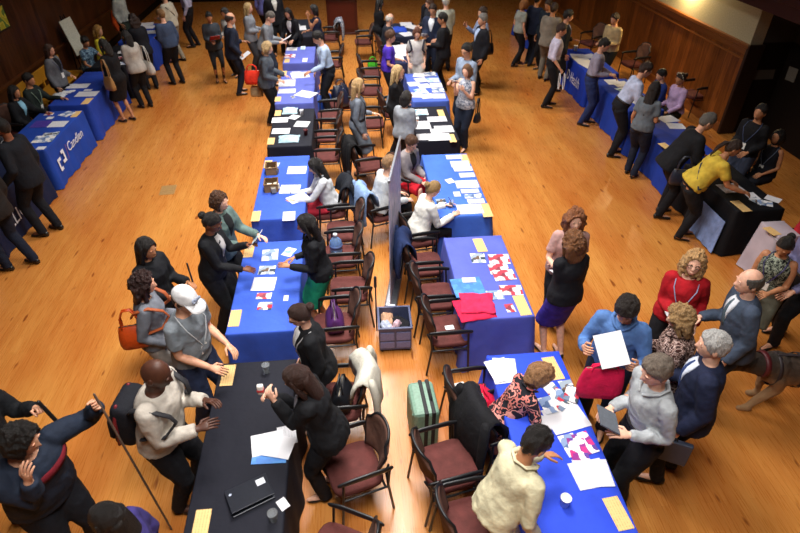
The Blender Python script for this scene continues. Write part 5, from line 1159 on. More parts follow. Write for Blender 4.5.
# ---------------------------------------------------------------- violet tables beyond
for k, (px, w, l, a, kd) in enumerate((((287, 83), .36, .44, 2, 'print'), ((300, 75), .40, .40, 10, 'white'), ((306, 94), .40, .34, -30, 'form'), ((287, 91), .36, .26, 0, 'white'), ((296, 73), .2, .2, 0, 'white'), ((293, 97), .08, .14, 20, 'photo'))): sheet(px, w, l, a, kd, 'sheet on the table of the man in pale blue shirt, '+['left one', 'right fan', 'fan nearest the corner', 'beside the sign', 'far end', 'small dark picture'][k], GP)
sign((278, 99), 'nearest on the table of man in pale blue'); sign((284, 73), 'farthest on the table of man in pale blue', l=.3)
for k, (px, kd) in enumerate((((292, 49), 'white'), ((290, 56), 'redbrochure'), ((305, 60), 'white'), ((303, 48), 'lightblue'))): sheet(px, .26 if k < 2 else .12, .28 if k < 2 else .3, 0, kd, 'paper on the table of the leaning woman, '+['white sheet at the far left', 'red leaflet in the middle', 'small white sheet near right', 'pale blue leaflet at the far right'][k], GP)
sign((287, 60.5), 'on the table of the leaning woman', l=.3)
for k, px in enumerate(((291, 32), (300, 28), (293, 24))): sheet(px, .34, .46, 6*k, 'white', 'white sheet on the farthest dark table, '+['nearest', 'right', 'farthest'][k], GP)
# ---------------------------------------------------------------- bright blue table at the near right
for k, (px, a) in enumerate((((502, 372), 4), ((505, 369), -8), ((500, 370), 12))): sheet(px, .225, .29, a, 'white', 'white sheet, '+['bottom', 'middle', 'top'][k]+' one of the pile at the far end of the bright blue table', GP, z=TZ+.002+.004*k)
sign((553, 368), 'half hidden behind the woman in floral top', w=.13, l=.30, rz=4)
sign((618, 513), 'at the near right corner of the bright blue table', w=.13, l=.27, rz=6)
for k, (px, kd, a) in enumerate((((553, 391), 'redflyer', 20), ((563, 397), 'brochure', -15), ((557, 402), 'redflyer', 40), ((568, 388), 'photo', 5), ((548, 405), 'brochure', 10), ((572, 394), 'redflyer', -30))): sheet(px, .13, .19, a, kd, 'flyer in the heap beside the floral top, '+['left red one', 'middle pale one', 'near red one', 'far dark one', 'nearest pale one', 'right red one'][k], 'heap of flyers by the floral top', z=TZ+.002+.003*k)
sheet((566, 418), .36, .28, 12, 'white', 'big white sheet in front of the writing woman in floral top', GP)
sheet((541, 427), .18, .26, -30, 'white', 'white sheet under the hand of the woman in floral top', GP, z=TZ+.002)
for k, (px, kd, a) in enumerate((((571, 445), 'brochure', 10), ((585, 443), 'pinkflyer', 12), ((578, 449), 'pinkflyer', -5))): sheet(px, .15, .22, a, kd, ['pale flyer beside the head of the man in cream shirt', 'magenta flyer, right one of the pair on the bright blue table', 'magenta flyer, middle one beside the cream shirt'][k], 'pink flyers', z=TZ+.002+.003*k)
for k, (px, a) in enumerate((((590, 474), 6), ((593, 473), -4))): sheet(px, .25, .29, 90+a, 'form', 'printed form near the man in light grey shirt, '+['under', 'upper'][k]+' one', GP, z=TZ+.002+.004*k)
# ---------------------------------------------------------------- red shirt table
sign((522, 305), 'at the near right of the red shirt table', l=.34, w=.13, rz=2); sign((480, 245), 'at the far end of the red shirt table', l=.30, w=.13, rz=3)
sheet((468, 287), .36, .34, 4, 'bluebook', 'blue folder under the small white card on the red shirt table', GP, th=.008)
sheet((469, 280), .16, .09, -2, 'white', 'small white card on the blue folder', GP, z=TZ+.012, name='card', cat='card')
for k, (px, kd, w, l) in enumerate((((499, 259), 'redbrochure', .26, .20), ((499, 269), 'redbrochure', .24, .2), ((504, 275), 'redbrochure', .26, .2), ((511, 290), 'redbrochure', .26, .18), ((493, 295), 'brochure', .24, .16), ((510, 308), 'redbrochure', .1, .14), ((478, 258), 'photo', .18, .20))): sheet(px, w, l, 4*(k % 3)-4, kd, ['red-white brochure at the far right of the red shirt table', 'red-white brochure second from the far end', 'red-white brochure third from the far end', 'red-white brochure right of the pale brochure', 'pale blue brochure beside the red shirts', 'tiny red-white leaflet beside the near sign', 'dark picture brochure at the far left of the red shirt table'][k], 'brochures on the red shirt table', z=TZ+.002+(.003 if k == 2 else 0))
redcl = fabric('#c81e46')
cloth_heap('folded_shirt', (474, 309), .42, .38, .030, '#c81e46', 'red folded shirt, lower one of the pile', 'shirt', rz=8); cloth_heap('folded_shirt', (477, 303), .38, .34, .035, '#d02650', 'red folded shirt, top one of the pile', 'shirt', z=TZ+.028, rz=-6)
# ---------------------------------------------------------------- leaflet table
for k, (px, w, l) in enumerate((((454, 157), .26, .15), ((460, 164), .30, .22), ((463, 169), .30, .15), ((467, 175), .24, .15), ((467, 184), .34, .24), ((470, 191), .27, .12), ((473, 196), .26, .12), ((476, 201), .25, .13), ((470, 209), .36, .26))): sheet(px, w, l, 0, ('white', 'form', 'form', 'print', 'white', 'print', 'brochure', 'print', 'form')[k], ORD[k]+' white leaflet from the far end of the leaflet table', 'row of leaflets', z=TZ+.002+.0015*(k % 2))
sign((465, 159), 'at the far right of the leaflet table', l=.34); sign((486, 210), 'at the near right of the leaflet table', l=.36, w=.14)
sheet((450, 181), .12, .14, 20, 'white', 'small white paper in the middle of the leaflet table', GP); sheet((457, 194), .10, .14, 0, 'white', 'small white card in front of the woman in white sweater', GP, name='card', cat='card')
sheet((441, 201), .14, .12, 0, 'photo', 'dark phone-like card beside the woman in white sweater', GP, name='phone', cat='phone', th=.009)
cup(spot(451, 207, TZ+.002), 'clear plastic cup on the leaflet table')
# ---------------------------------------------------------------- black table of the right middle row
sign((441, 113), 'at the far right of the right-hand black table', l=.34); sign((452, 138), 'at the near right of the right-hand black table', l=.34)
for k, (px, w, l, kd) in enumerate((((421, 112), .26, .3, 'lightblue'), ((437, 119), .36, .24, 'white'), ((421, 125), .34, .36, 'white'), ((444, 129), .34, .3, 'print'), ((436, 131), .2, .2, 'white'), ((422, 137), .18, .26, 'white'), ((439, 137), .40, .3, 'form'), ((416, 118), .1, .12, 'white'))): sheet(px, w, l, 0, kd, 'paper on the right-hand black table, '+['pale blue at the far left', 'white at the far right', 'large white at the left', 'printed at the right', 'small white in the middle', 'white at the near left', 'printed at the near end', 'tiny white at the left edge'][k], GP, z=TZ+.002+.002*(k % 2))
for k in range(12):
    px = ((419, 75), (430, 74), (421, 80), (433, 80), (424, 86), (436, 85), (421, 91), (438, 90), (427, 96), (439, 96), (414, 84), (416, 95))[k]
    sheet(px, .26, .28, (k*37) % 25-12, ('white', 'brochure', 'white', 'lightblue', 'form', 'white', 'lightblue', 'brochure', 'white', 'white', 'print', 'white')[k], ORD[k]+' paper counted from the far end of the brochure-covered blue table', 'papers covering the blue table', z=TZ+.002+.001*(k % 3))
for k, px in enumerate(((396, 57), (403, 53), (397, 48), (407, 47))): sheet(px, .36, .5, 3*k, 'white', 'white sheet behind the woman with shoulder straps, '+['near left', 'near right', 'far left', 'far right'][k], GP, z=TZ+.002+.002*(k % 2))
cloth_heap('folded_cloth', (399, 30), .42, .5, .10, '#2a4ab8', 'bright blue cloth heap on the farthest table of the right middle row', 'cloth')
for k, px in enumerate(((406, 24), (407, 34), (413, 27))): sheet(px, .34, .4, 20*k, 'white', 'white sheet around the blue cloth heap, '+['far', 'near', 'right'][k], GP)
# ---------------------------------------------------------------- tables at the left wall
sign((76, 114), 'on the bracket logo table', l=.3); sign((87, 101), 'on the blue table beyond the bracket logo table', l=.34, w=.14)
for k, (px, w, l, kd, a) in enumerate((((67, 114), .22, .24, 'brochure', -30), ((41, 124), .30, .32, 'purple', 0), ((58, 124), .30, .28, 'form', 0), ((44, 139), .34, .30, 'brochure', 5), ((49, 114), .16, .12, 'redbrochure', 0), ((50, 118), .12, .12, 'white', 0), ((51, 134), .26, .14, 'photo', 10), ((41, 148), .14, .12, 'white', 0))): sheet(px, w, l, a, kd, 'paper on the bracket logo table, '+['folded leaflets by the sign', 'purple folder', 'white form', 'picture sheet by the dark suit', 'small pink leaflet', 'small white card', 'dark brochure', 'tiny white card at the near corner'][k], GP)
for k, (px, w, l, kd) in enumerate((((78, 86), .44, .28, 'form'), ((87, 94), .42, .30, 'white'), ((67, 92), .2, .16, 'white'), ((72, 91), .12, .12, 'white'), ((88, 90), .16, .1, 'white'))): sheet(px, w, l, 0, kd, 'paper on the blue table in front of the woman in black dress, '+['far form', 'near white sheet', 'left small sheet', 'middle small card', 'right small card'][k], GP)
cloth_heap('paper_bag', (59, 96), .26, .24, .07, '#b9bcc0', 'crumpled white bag on the blue table by the left wall', 'bag')
for k, px in enumerate(((121, 58), (123, 52), (125, 63))): sheet(px, .24, .24, 10*k, ('redbrochure', 'white', 'brochure')[k], 'leaflet on the black table at the left wall, '+['middle', 'far', 'near'][k], GP)
for k, px in enumerate(((148, 27), (150, 32), (147, 24))): sheet(px, .36, .34, 5*k, 'white', 'white sheet on the farthest blue table of the left wall, '+['middle', 'near', 'far'][k], GP)
# ---------------------------------------------------------------- tables at the right wall
sign((667, 147), 'on the table of the woman in lilac shirt', l=.34, w=.14, rz=8); sign((741, 206), 'on the black table of the woman in yellow', l=.30, w=.14, rz=4); sign((772, 231), 'on the pale mauve table', l=.20, w=.13, rz=10)
sheet((731, 188), .34, .26, 4, 'white', 'white sheet in front of the woman in yellow sweater', GP)
for k, (px, kd) in enumerate((((752, 196), 'white'), ((758, 201), 'photo'), ((773, 199), 'white'), ((765, 203), 'brochure'))): sheet(px, .16, .2, 20*k, kd, 'small paper on the black table at the right, '+['left white', 'left dark', 'right white', 'right picture'][k], GP)
for k, (px, w, l) in enumerate((((578, 56), .34, .34), ((582, 60), .36, .4), ((589, 65), .36, .44), ((590, 56), .36, .3))): sheet(px, w, l, 10*k-8, 'white', 'white sheet on the Health lettering table, '+['far left', 'middle', 'near', 'far right'][k], GP, z=TZ+.002+.003*k)
mug((575, 51), 'white paper cup at the far end of the Health lettering table', '#d0d0d4', .05, .13)
cloth_heap('cardboard_tray', (597, 67), .3, .34, .05, '#8a6a48', 'brown snack tray at the near corner of the Health lettering table', 'tray')
for k, (px, w) in enumerate((((613, 82), .3), (((621, 84)), .34), ((626, 90), .34), ((636, 100), .36))): sheet(px, w, .32, 8*k, ('white', 'form', 'lightblue', 'white')[k], 'sheet on the table of the bending man in white shirt, '+['far left', 'far right', 'middle', 'near'][k], GP)
sheet((668, 119), .34, .3, 10, 'white', 'white sheet in front of the woman in lilac shirt', GP); sheet((676, 126), .3, .26, -10, 'form', 'printed sheet in front of the woman in lilac shirt', GP)
for k, px in enumerate(((535, 14), (537, 20))): sheet(px, .3, .36, 5, ('white', 'sign')[k] if k == 0 else 'form', 'sheet on the far right blue table, '+['far', 'near'][k], GP)
# ---------------------------------------------------------------- clothes and bags on the chairs
def on_chair(c): return c.location, math.degrees(c.rotation_euler.z)
def coat(c, name, label, colr, **k): l, a = on_chair(c); return garment_on_chair(name, label, (l.x, l.y, 0), a, colr, **k)
coat(C3, 'white_jacket', 'white jacket hung over the chair next to the eating woman', '#c4bfb2')
coat(C14, 'patterned_coat', 'grey patterned coat over the armchair beyond the man in pale blue', '#7d8290', mat=fabric('#7d8290', ('floral', 16, '#3c4352', '#9aa0ae', '#5a6070', '#b0b0b8')))
coat(C19, 'black_coat', 'long black coat hung over an armchair below the blonde woman', '#111114', down=.86, wide=.50)
coat(R7c, 'navy_jacket', 'navy blue jacket over the tan-backed armchair by the banner', '#26355e', wide=.5)
byl = {o.get('label'): o for o in COL.objects if o.get('category') == 'chair'}
coat(byl['brown armchair under the woman writing in white cardigan'], 'puffer_jacket', 'black puffer jacket on the chair of the writing woman', '#171a22', wide=.54)
coat(byl['dark armchair under the person in white jacket behind the banner'], 'denim_jacket', 'light blue denim jacket on the chair behind the banner', '#7d98c0', wide=.52)
coat(byl['dark armchair under the woman in floral top'], 'black_coat', 'big black coat over the chair of the woman in floral top', '#16161a', down=.84, wide=.6, thick=.08)
def seat_spot(c, x=0, y=0, z=.485): return c.matrix_basis @ V(x, y, z)
l3, a3 = on_chair(C3); handbag('black handbag on the armchair with the white jacket', seat_spot(C3, -.03, .05), (.32, .2, .24), '#16171c', a3+80, .12, 'handbag')
handbag('purple leather handbag on the armchair behind the brown bun', seat_spot(C4, 0, .0), (.36, .2, .20), '#4a2358', 95, .14)
handbag('dark navy bag, left of the two on the piled armchair', seat_spot(C12, .0, -.12), (.34, .24, .32), '#161c30', 20, .12); handbag('navy backpack-like bag, right of the two on the piled armchair', seat_spot(C12, -.02, .16), (.3, .22, .38), '#1c2440', 100, .08)
handbag('bright blue shopping bag on the floor by the man in pale blue', (spot(324, 110).x, spot(324, 110).y, .005), (.44, .26, .36), '#1f5ac8', 15, .10, 'shopping_bag')
handbag('red cloth bag on the seat beside the white box', seat_spot(R3c, .04, -.08), (.26, .30, .22), '#c01c3a', 95, .05, 'cloth_bag', mat=fabric('#c8183c'))
g = bmesh.new(); box(g, (-.05, -.07, 0), (.05, .07, .08), bev=.006); tag(flatobj('white_box', g, plain('box_card', '#dcdad6', .6), loc=seat_spot(R3c, -.10, .13), rot=(0, 0, .2)), 'small white box on the seat beside the red cloth bag', 'box')
cd = seat_spot(R5c, .02, .0, .482); g = bmesh.new(); box(g, (-.05, -.035, 0), (.05, .035, .002)); tag(flatobj('card', g, paper_mat('white'), loc=cd, rot=(0, 0, .1)), 'white card lying on the brown chair seat by the red shirt table', 'card')
handbag('small bright green bag under the aisle chair by the violet t-shirt', (spot(377, 68).x-.12, spot(377, 68).y, .004), (.26, .16, .22), '#3fb02a', 10, .08, 'cloth_bag', mat=fabric('#3fb02a'))
# water jug
wat = NT('water_plastic'); wat.set('#7d9cc8', .12); wat.b.inputs['Transmission Weight'].default_value = .55; wat.b.inputs['IOR'].default_value = 1.25
r = thing('water_bottle', 'large blue water bottle on an armchair', 'bottle', seat_spot(C6, .06, -.03))
g = bmesh.new(); lathe(g, [(.07, 0), (.085, .01), (.085, .06), (.080, .075), (.085, .09), (.085, .15), (.078, .19), (.045, .235), (.024, .25), (.024, .27)], 22); obj('bottle_body', g, wat.m, r)
g = bmesh.new(); lathe(g, [(.028, .268), (.028, .30), (.02, .305)], 16); obj('bottle_cap', g, plain('cap_plastic', '#d8dce4', .4), r)
g = bmesh.new(); lathe(g, [(.0865, .095), (.0865, .145)], 22); obj('bottle_label', g, plain('bottle_label', '#5a6ea0', .5), r)
r = thing('water_bottle', 'dark bottle with bright blue cap on the floor by the suitcase', 'bottle', (spot(470, 448).x, spot(470, 448).y, .002))
g = bmesh.new(); lathe(g, [(.04, 0), (.045, .01), (.045, .2), (.02, .25)], 16); obj('bottle_body', g, plain('dark_bottle', '#101a3a', .3), r)
g = bmesh.new(); lathe(g, [(.03, .245), (.03, .28), (.02, .285)], 16); obj('bottle_cap', g, plain('blue_cap', '#2a50c8', .4), r)
# ---------------------------------------------------------------- green suitcase
r = thing('suitcase', 'pale green suitcase with black straps standing behind the chairs', 'suitcase', (.555, 3.60, 0), R(3)); gm = plain('suitcase_shell', '#6f8f7d', .5)
g = bmesh.new(); box(g, (-.13, -.21, .05), (.13, .21, .58), bev=.04)
for k in range(5): box(g, (-.135, -.17+.075*k, .10), (.135, -.14+.075*k, .53), bev=.008)
obj('shell', g, gm, r, smooth=False)
for x in (-.0, .07):
    g = bmesh.new(); box(g, (x-.02, -.216, .046), (x+.02, .216, .586), bev=.008); obj('strap', g, plain('webbing', '#15161a', .7), r, smooth=False)
for sx in (1, -1):
    for sy in (1, -1): g = bmesh.new(); lathe(g, [(.028, -.012), (.028, .012)], 14); g.transform(Matrix.Translation(V(sx*.09, sy*.16, .030)) @ Matrix.Rotation(R(90), 4, 'X')); obj('wheel', g, plain('rubber', '#18181a', .7), r)
g = bmesh.new(); tube(g, [(.07, -.06, .57), (.07, -.05, .62), (.07, .05, .62), (.07, .06, .57)], .012, 8); obj('handle', g, plain('rubber', '#18181a', .7), r)
# ---------------------------------------------------------------- banner on its foot, seen almost edge-on
t = NT('banner_print'); vec = t.coord((1.2, 1.2, .7)); n = t.noise(vec, 3.0, 4, .6)
t.l(t.ramp(n.outputs['Fac'], [(.30, '#46587e'), (.42, '#8b97b4'), (.5, '#c3bfd2'), (.58, '#9aa6c4'), (.66, '#dcdce6')]), t.b.inputs['Base Color']); t.set(None, .45)
r = thing('pull_up_banner', 'tall pale blue pull-up banner seen edge-on between the middle rows', 'banner', (.50, 6.16, 0), math.atan2(6.75-5.60, .62-.39)); L2 = .60
g = bmesh.new(); box(g, (-L2, -.006, .09), (L2, .006, 1.88)); flatobj('banner_panel', g, t.m, r)
g = bmesh.new(); box(g, (-L2-.02, -.08, 0), (L2+.02, .08, .09), bev=.02); obj('banner_base', g, plain('banner_metal', '#8d9098', .35, .7), r, smooth=False)
g = bmesh.new(); box(g, (-L2-.01, -.014, 1.87), (L2+.01, .014, 1.905), bev=.004); obj('top_rail', g, plain('banner_metal', '#8d9098', .35, .7), r, smooth=False)
g = bmesh.new(); tube(g, [(0, .03, .08), (0, .012, 1.88)], .01, 8); obj('support_pole', g, plain('banner_metal', '#8d9098', .35, .7), r)
# ---------------------------------------------------------------- rolling crate
cx, cy = .385, 4.98; r = thing('rolling_crate', 'grey-blue rolling crate with handle in front of the banner', 'crate', (cx, cy, 0), R(-1)); cm = plain('crate_plastic', '#4a5070', .45)
w_, d_, h0, h1 = .19, .19, .05, .40; g = bmesh.new()
for a, b in (((-w_, -d_, h0), (w_, -d_+.014, h1)), ((-w_, d_-.014, h0), (w_, d_, h1)), ((-w_, -d_+.014, h0), (-w_+.014, d_-.014, h1)), ((w_-.014, -d_+.014, h0), (w_, d_-.014, h1)), ((-w_+.014, -d_+.014, h0), (w_-.014, d_-.014, h0+.014))): box(g, a, b)
obj('crate_wall', g, cm, r, smooth=False)
g = bmesh.new()
for a, b in (((-w_-.012, -d_-.012, h1-.03), (w_+.012, -d_+.004, h1)), ((-w_-.012, d_-.004, h1-.03), (w_+.012, d_+.012, h1)), ((-w_-.012, -d_+.004, h1-.03), (-w_+.004, d_-.004, h1)), ((w_-.004, -d_+.004, h1-.03), (w_+.012, d_-.004, h1))): box(g, a, b, bev=.004)
obj('crate_rim', g, cm, r, smooth=False)
for sx in (-1, 1):
    g = bmesh.new(); x0 = .012 if sx > 0 else -w_+.012; x1 = w_-.012 if sx > 0 else -.012
    for z0, z1 in ((.08, .18), (.205, .33)): box(g, (x0, -d_-.010, z0), (x1, -d_, z1), bev=.006)
    obj('front_panel', g, plain('crate_panel', '#6c74a0', .45), r, smooth=False)
for sx in (-1, 1):
    for sy in (-1, 1): g = bmesh.new(); lathe(g, [(.035, -.014), (.035, .014)], 14); g.transform(Matrix.Translation(V(sx*.16, sy*.15, .036)) @ Matrix.Rotation(R(90), 4, 'Y')); obj('wheel', g, plain('rubber', '#18181a', .7), r)
g = bmesh.new(); tube(g, [(-w_-.02, d_-.05, .06), (-w_-.02, d_-.05, .86)], .009, 8); tube(g, [(-w_-.02, d_-.05, .76), (-w_-.02, d_-.05, .90)], .017, 8); obj('handle', g, plain('handle_metal', '#3a3c44', .4, .5), r)
for k, (x, y, z, sx, sy, c, lb) in enumerate(((-.08, .06, .20, .15, .24, '#b08a70', 'tan folder in the rolling crate'), (-.10, -.07, .22, .12, .16, '#a9b0c4', 'pale blue packet in the rolling crate'), (.07, -.02, .20, .18, .26, '#16161c', 'black cloth bundle in the rolling crate'), (.02, -.10, .26, .12, .08, '#c8a8b4', 'pink wrapper in the rolling crate'))):
    q = cloth_heap('packed_item', (0, 0), sx, sy, .09, c, lb, 'packed item', z=0, rz=20*k); q.location = (cx+x, cy+y, z+.10)
# ---------------------------------------------------------------- lectern at the far end
lm = plain('lectern_wood', '#4a1a12', .35); r = thing('lectern', 'dark red wooden lectern at the far end of the middle aisle', 'lectern', (-.10, 19.3, 0))
g = bmesh.new(); box(g, (-.48, -.30, .05), (.48, .26, 1.12), bev=.008); obj('lectern_body', g, lm, r, smooth=False)
g = bmesh.new(); box(g, (-.52, -.33, 0), (.52, .29, .06), bev=.01); obj('plinth', g, lm, r, smooth=False)
g = bmesh.new(); box(g, (-.54, -.34, 1.11), (.54, .30, 1.16), Matrix.Rotation(R(4), 4, 'X'), bev=.01); obj('reading_top', g, lm, r, smooth=False)
g = bmesh.new(); box(g, (-.38, -.306, .18), (.38, -.30, 1.0), bev=.003); obj('front_panel', g, plain('lectern_panel', '#541e14', .35), r, smooth=False)
# ---------------------------------------------------------------- easel and bench by the left wall
r = thing('easel', 'easel with white board leaning by the left wall', 'easel', (-6.78, 15.35, 0), R(-6))
g = bmesh.new(); M = Matrix.Translation(V(0, 0, 1.05)) @ Matrix.Rotation(R(-12), 4, 'Y'); box(g, (-.01, -.27, -.40), (.01, .27, .42), M); flatobj('white_board', g, plain('board', '#c9c9b8', .6), r)
for y in (-.2, .2): g = bmesh.new(); tube(g, [(.12, y*1.3, .01), (-.12, y*.4, 1.55)], .014, 8); obj('leg', g, DARKWOOD, r)
g = bmesh.new(); tube(g, [(-.2, 0, .01), (-.11, 0, 1.5)], .014, 8); obj('leg', g, DARKWOOD, r)
g = bmesh.new(); box(g, (.04, -.28, .60), (.12, .28, .63)); flatobj('ledge', g, DARKWOOD, r)
r = thing('bench', 'yellowish wooden bench against the left wall', 'bench', (-6.72, 13.5, 0)); bmx = plain('bench_wood', '#a9761e', .4)
g = bmesh.new(); box(g, (-.2, -1.1, .42), (.22, 1.1, .46), bev=.01); obj('bench_seat', g, bmx, r, smooth=False)
g = bmesh.new(); box(g, (-.26, -1.1, .55), (-.22, 1.1, .84), bev=.01); obj('backrest', g, bmx, r, smooth=False)
for y in (-1, 0, 1): g = bmesh.new(); box(g, (-.24, y-.03, 0), (.2, y+.03, .42)); box(g, (-.25, y-.03, .42), (-.21, y+.03, .6)); flatobj('leg', g, bmx, r)
# ---------------------------------------------------------------- what people hold and carry
def PP(k): return PEOPLE[k]
def hang(k, hand, label, size, c, rz=None, strap=.2, **kw):
    i = PP(k); p = i[hand]; a = math.degrees(i['o'].rotation_euler.z) if rz is None else rz
    return handbag(label, (p.x+kw.pop('dx', 0), p.y+kw.pop('dy', 0), p.z-size[2]-strap*.93), size, c, a, strap, **kw)
def side_bag(k, side, label, size, c, z, fwd=0, out=.27, strap=.35, **kw):
    i = PP(k); b = i['o'].location; p = b+i['fwd']*fwd+i['left']*(side*out)
    return handbag(label, (p.x, p.y, z), size, c, math.degrees(i['o'].rotation_euler.z)+kw.pop('tw', 0), strap, **kw)
side_bag('redbag', 1, 'red bag behind the blonde woman in grey jacket', (.34, .16, .28), '#c8281c', .86, -.30, .10, .12, mat=fabric('#d0301c'))
side_bag('redbag', -1, 'tan handbag below the red bag', (.26, .12, .22), '#a08c6c', .58, -.27, -.14, .14)
side_bag('orangebag', -1, 'glossy orange leather handbag on the shoulder of the woman in grey', (.28, .18, .23), '#b8420f', 1.0, -.14, .15, .20)
side_bag('whitebag', -1, 'big white shoulder bag of the woman in white jacket', (.40, .16, .28), '#b9b6b0', .72, -.02, .26, .34)
side_bag('blackdress', 1, 'tan shoulder bag of the woman in black dress', (.24, .12, .28), '#9a7446', .78, -.04, .24, .36)
side_bag('shoulderbag', 1, 'black shoulder bag of the man in blue-grey shirt', (.30, .14, .26), '#121216', .82, -.06, .27, .30)
side_bag('camerabag', 1, 'small black camera bag beside the patterned top', (.16, .11, .18), '#15161c', .62, -.02, .26, .30)
side_bag('yellowsweater', 1, 'navy cross-body bag at the hip of the woman in yellow', (.30, .12, .24), '#1a2030', .78, -.18, .25, .22)
# backpack of the bald man
i = PP('pack'); Mx = Matrix.Identity(4); f_, l_ = i['fwd'], i['left']; up_ = (V(0, 0, 1)+f_*.16).normalized(); fx_ = l_.cross(up_)
for q in range(3): Mx[q][0], Mx[q][1], Mx[q][2], Mx[q][3] = fx_[q], l_[q], up_[q], (i['o'].matrix_basis @ V(-.20, 0, 1.24))[q]
backpack('black backpack with dark red piping on the bald man', Mx, '#17181f', '#7a1c24', 1.0)
# papers in hands
def pmid(k): return (PP(k)['L']+PP(k)['R'])*.5
i = PP('bunleaf'); held_sheet(i['L']+V(0, 0, .05)+i['fwd']*.03, .16, .24, (-i['fwd']+V(0, 0, .8)), V(0, 0, 1), 'lightblue', 'blue leaflet held by the woman with dark bun', 'brochure')
i = PP('denim'); held_sheet(pmid('denim')+V(0, 0, .15)+i['fwd']*.05, .23, .29, (V(0, 0, .8)+i['fwd']*.6), V(0, 0, 1)-i['left']*.4, 'white', 'white sheet held by the man in denim shirt')
c = pmid('denim')+i['fwd']*.10; handbag('red bag held in front of the man in denim shirt', (c.x, c.y, c.z-.37), (.38, .10, .34), '#cc1040', 262+90, .05, 'tote_bag', mat=fabric('#d01848'))
i = PP('greyshirt'); fo = held_sheet(pmid('greyshirt')+V(0, 0, .05)+i['fwd']*.03, .17, .24, V(0, 0, 1)-i['fwd']*.5, i['left']+i['fwd']*.5, 'white', 'grey folder held by the man in light grey shirt', 'folder', .012, 'folder'); fo.data.materials[0] = plain('grey_folder', '#5a6068', .5)
i = PP('navysuit'); c = i['L']; r = thing('document_case', 'grey document case held low by the man in navy suit', 'case', (c.x, c.y, c.z-.30), i['o'].rotation_euler.z); g = bmesh.new(); box(g, (-.19, -.025, 0), (.19, .025, .27), bev=.01); obj('case_body', g, plain('case_cloth', '#343b4c', .5), r, smooth=False); g = bmesh.new(); box(g, (-.13, -.034, .04), (.13, -.026, .20)); flatobj('case_pocket', g, plain('case_pocket', '#9aa0a8', .5), r); g = bmesh.new(); tube(g, [(-.06, 0, .265), (-.05, 0, .30), (.05, 0, .30), (.06, 0, .265)], .008, 8); obj('handle', g, plain('rubber', '#18181a', .7), r)
for k, kd, lb, w_, l_ in (('redfolder', 'redflyer', 'red folder held by the woman in dark grey top', .24, .32), ('redsweater', 'white', 'white papers held by the woman in red sweater', .2, .26), ('pinktop', 'white', 'white papers held by the woman in pink top', .18, .24), ('patterned', 'bluebook', 'blue card held by the woman in patterned blouse', .12, .16),
        ('greybend', 'white', 'white sheet read by the man with short grey hair', .22, .28), ('navyglasses', 'white', 'white sheet held by the man in navy suit and glasses', .2, .26), ('camerabag', 'white', 'white papers held by the woman with camera bag', .16, .2), ('printdress', 'white', 'white papers held by the woman in print dress', .16, .2), ('redtop', 'white', 'white paper in the lap of the woman in red top', .16, .2), ('lilacedge', 'white', 'white object held by the person in lilac shirt', .14, .16), ('navyback', 'white', 'white sheet held by the balding man in navy suit', .2, .26)):
    i = PP(k); c = i['R']+V(0, 0, .045)+i['fwd']*.02 if k not in ('redfolder', 'greybend') else pmid(k)+V(0, 0, .05)+i['fwd']*.03
    ho = held_sheet(c, w_, l_, V(0, 0, 1)-i['fwd']*.55, i['fwd'], kd, lb, 'folder' if 'folder' in lb else 'paper_sheet', .006, 'folder' if 'folder' in lb else 'paper')
    if k == 'redfolder': ho.data.materials[0] = plain('red_folder', '#a01c28', .5)
def rod(name, a, b, rad, c, label, cat): g = bmesh.new(); tube(g, [a, a*.5+b*.5, b], rad, 8); return tag(obj(name, g, plain('rod_black', c, .4)), label, cat)
i = PP('rod'); p = i['L']; rod('thin_rod', p-i['fwd']*.02-V(0, 0, .10)+i['left']*.03, p+V(0, 0, .24)-i['fwd']*.03+i['left']*.03, .010, '#1c1a1c', 'thin black rod in the hand of the woman in black jacket', 'rod')
i = PP('stick'); p = i['L']; rod('black_stick', p+V(0, 0, .06), p-V(0, 0, .30)+i['fwd']*.10, .016, '#141416', 'black stick in the hand at the left edge', 'rod')
i = PP('fist'); p = i['L']; rod('walking_cane', p+V(0, 0, .10)-i['fwd']*.0, V(p.x+.16, p.y-.10, .01), .009, '#5a4a40', 'slim cane reaching the floor under the raised fist', 'cane')
i = PP('writer'); p = i['R']; rod('pen', p+V(-.01, .0, -.03), p+V(.03, .03, .09), .005, '#1a2a6a', 'pen in the hand of the writing woman in white cardigan', 'pen')
i = PP('floral'); p = i['R']; rod('pen', p+V(.02, .0, -.03), p+V(-.03, .02, .10), .005, '#20242e', 'pen in the hand of the woman in floral top', 'pen')
i = PP('whitesweater'); p = i['L']; rod('pen', p+V(.02, .0, -.02), p+V(-.04, .02, .09), .005, '#20242e', 'pen in the hand of the woman in white sweater', 'pen')
g = bmesh.new(); p = PP('eat')['R']; box(g, p+V(-.05, -.01, .0), p+V(.0, .03, .10), bev=.01); box(g, p+V(-.052, -.012, .03), p+V(.002, .032, .06), bev=.005, mi=1); tag(obj('snack', g, [plain('snack_white', '#d8d4d0', .5), plain('snack_red', '#b8333a', .5)]), 'red and white snack in the hands of the eating woman', 'snack')
i = PP('handles'); p = i['R']; r = thing('cord_handles', 'white cord loops held by the man in pale lilac shirt', 'cord', (p.x, p.y, p.z-.02), i['o'].rotation_euler.z)
for q in (-.05, .05): g = bmesh.new(); tube(g, [(q+.02*math.sin(x*.5), .13*math.sin(x), -.17+.17*math.cos(x)) for x in [2*PI*k/22 for k in range(23)]], .010, 8); obj('loop', g, plain('white_cord', '#d0d0d4', .6), r)
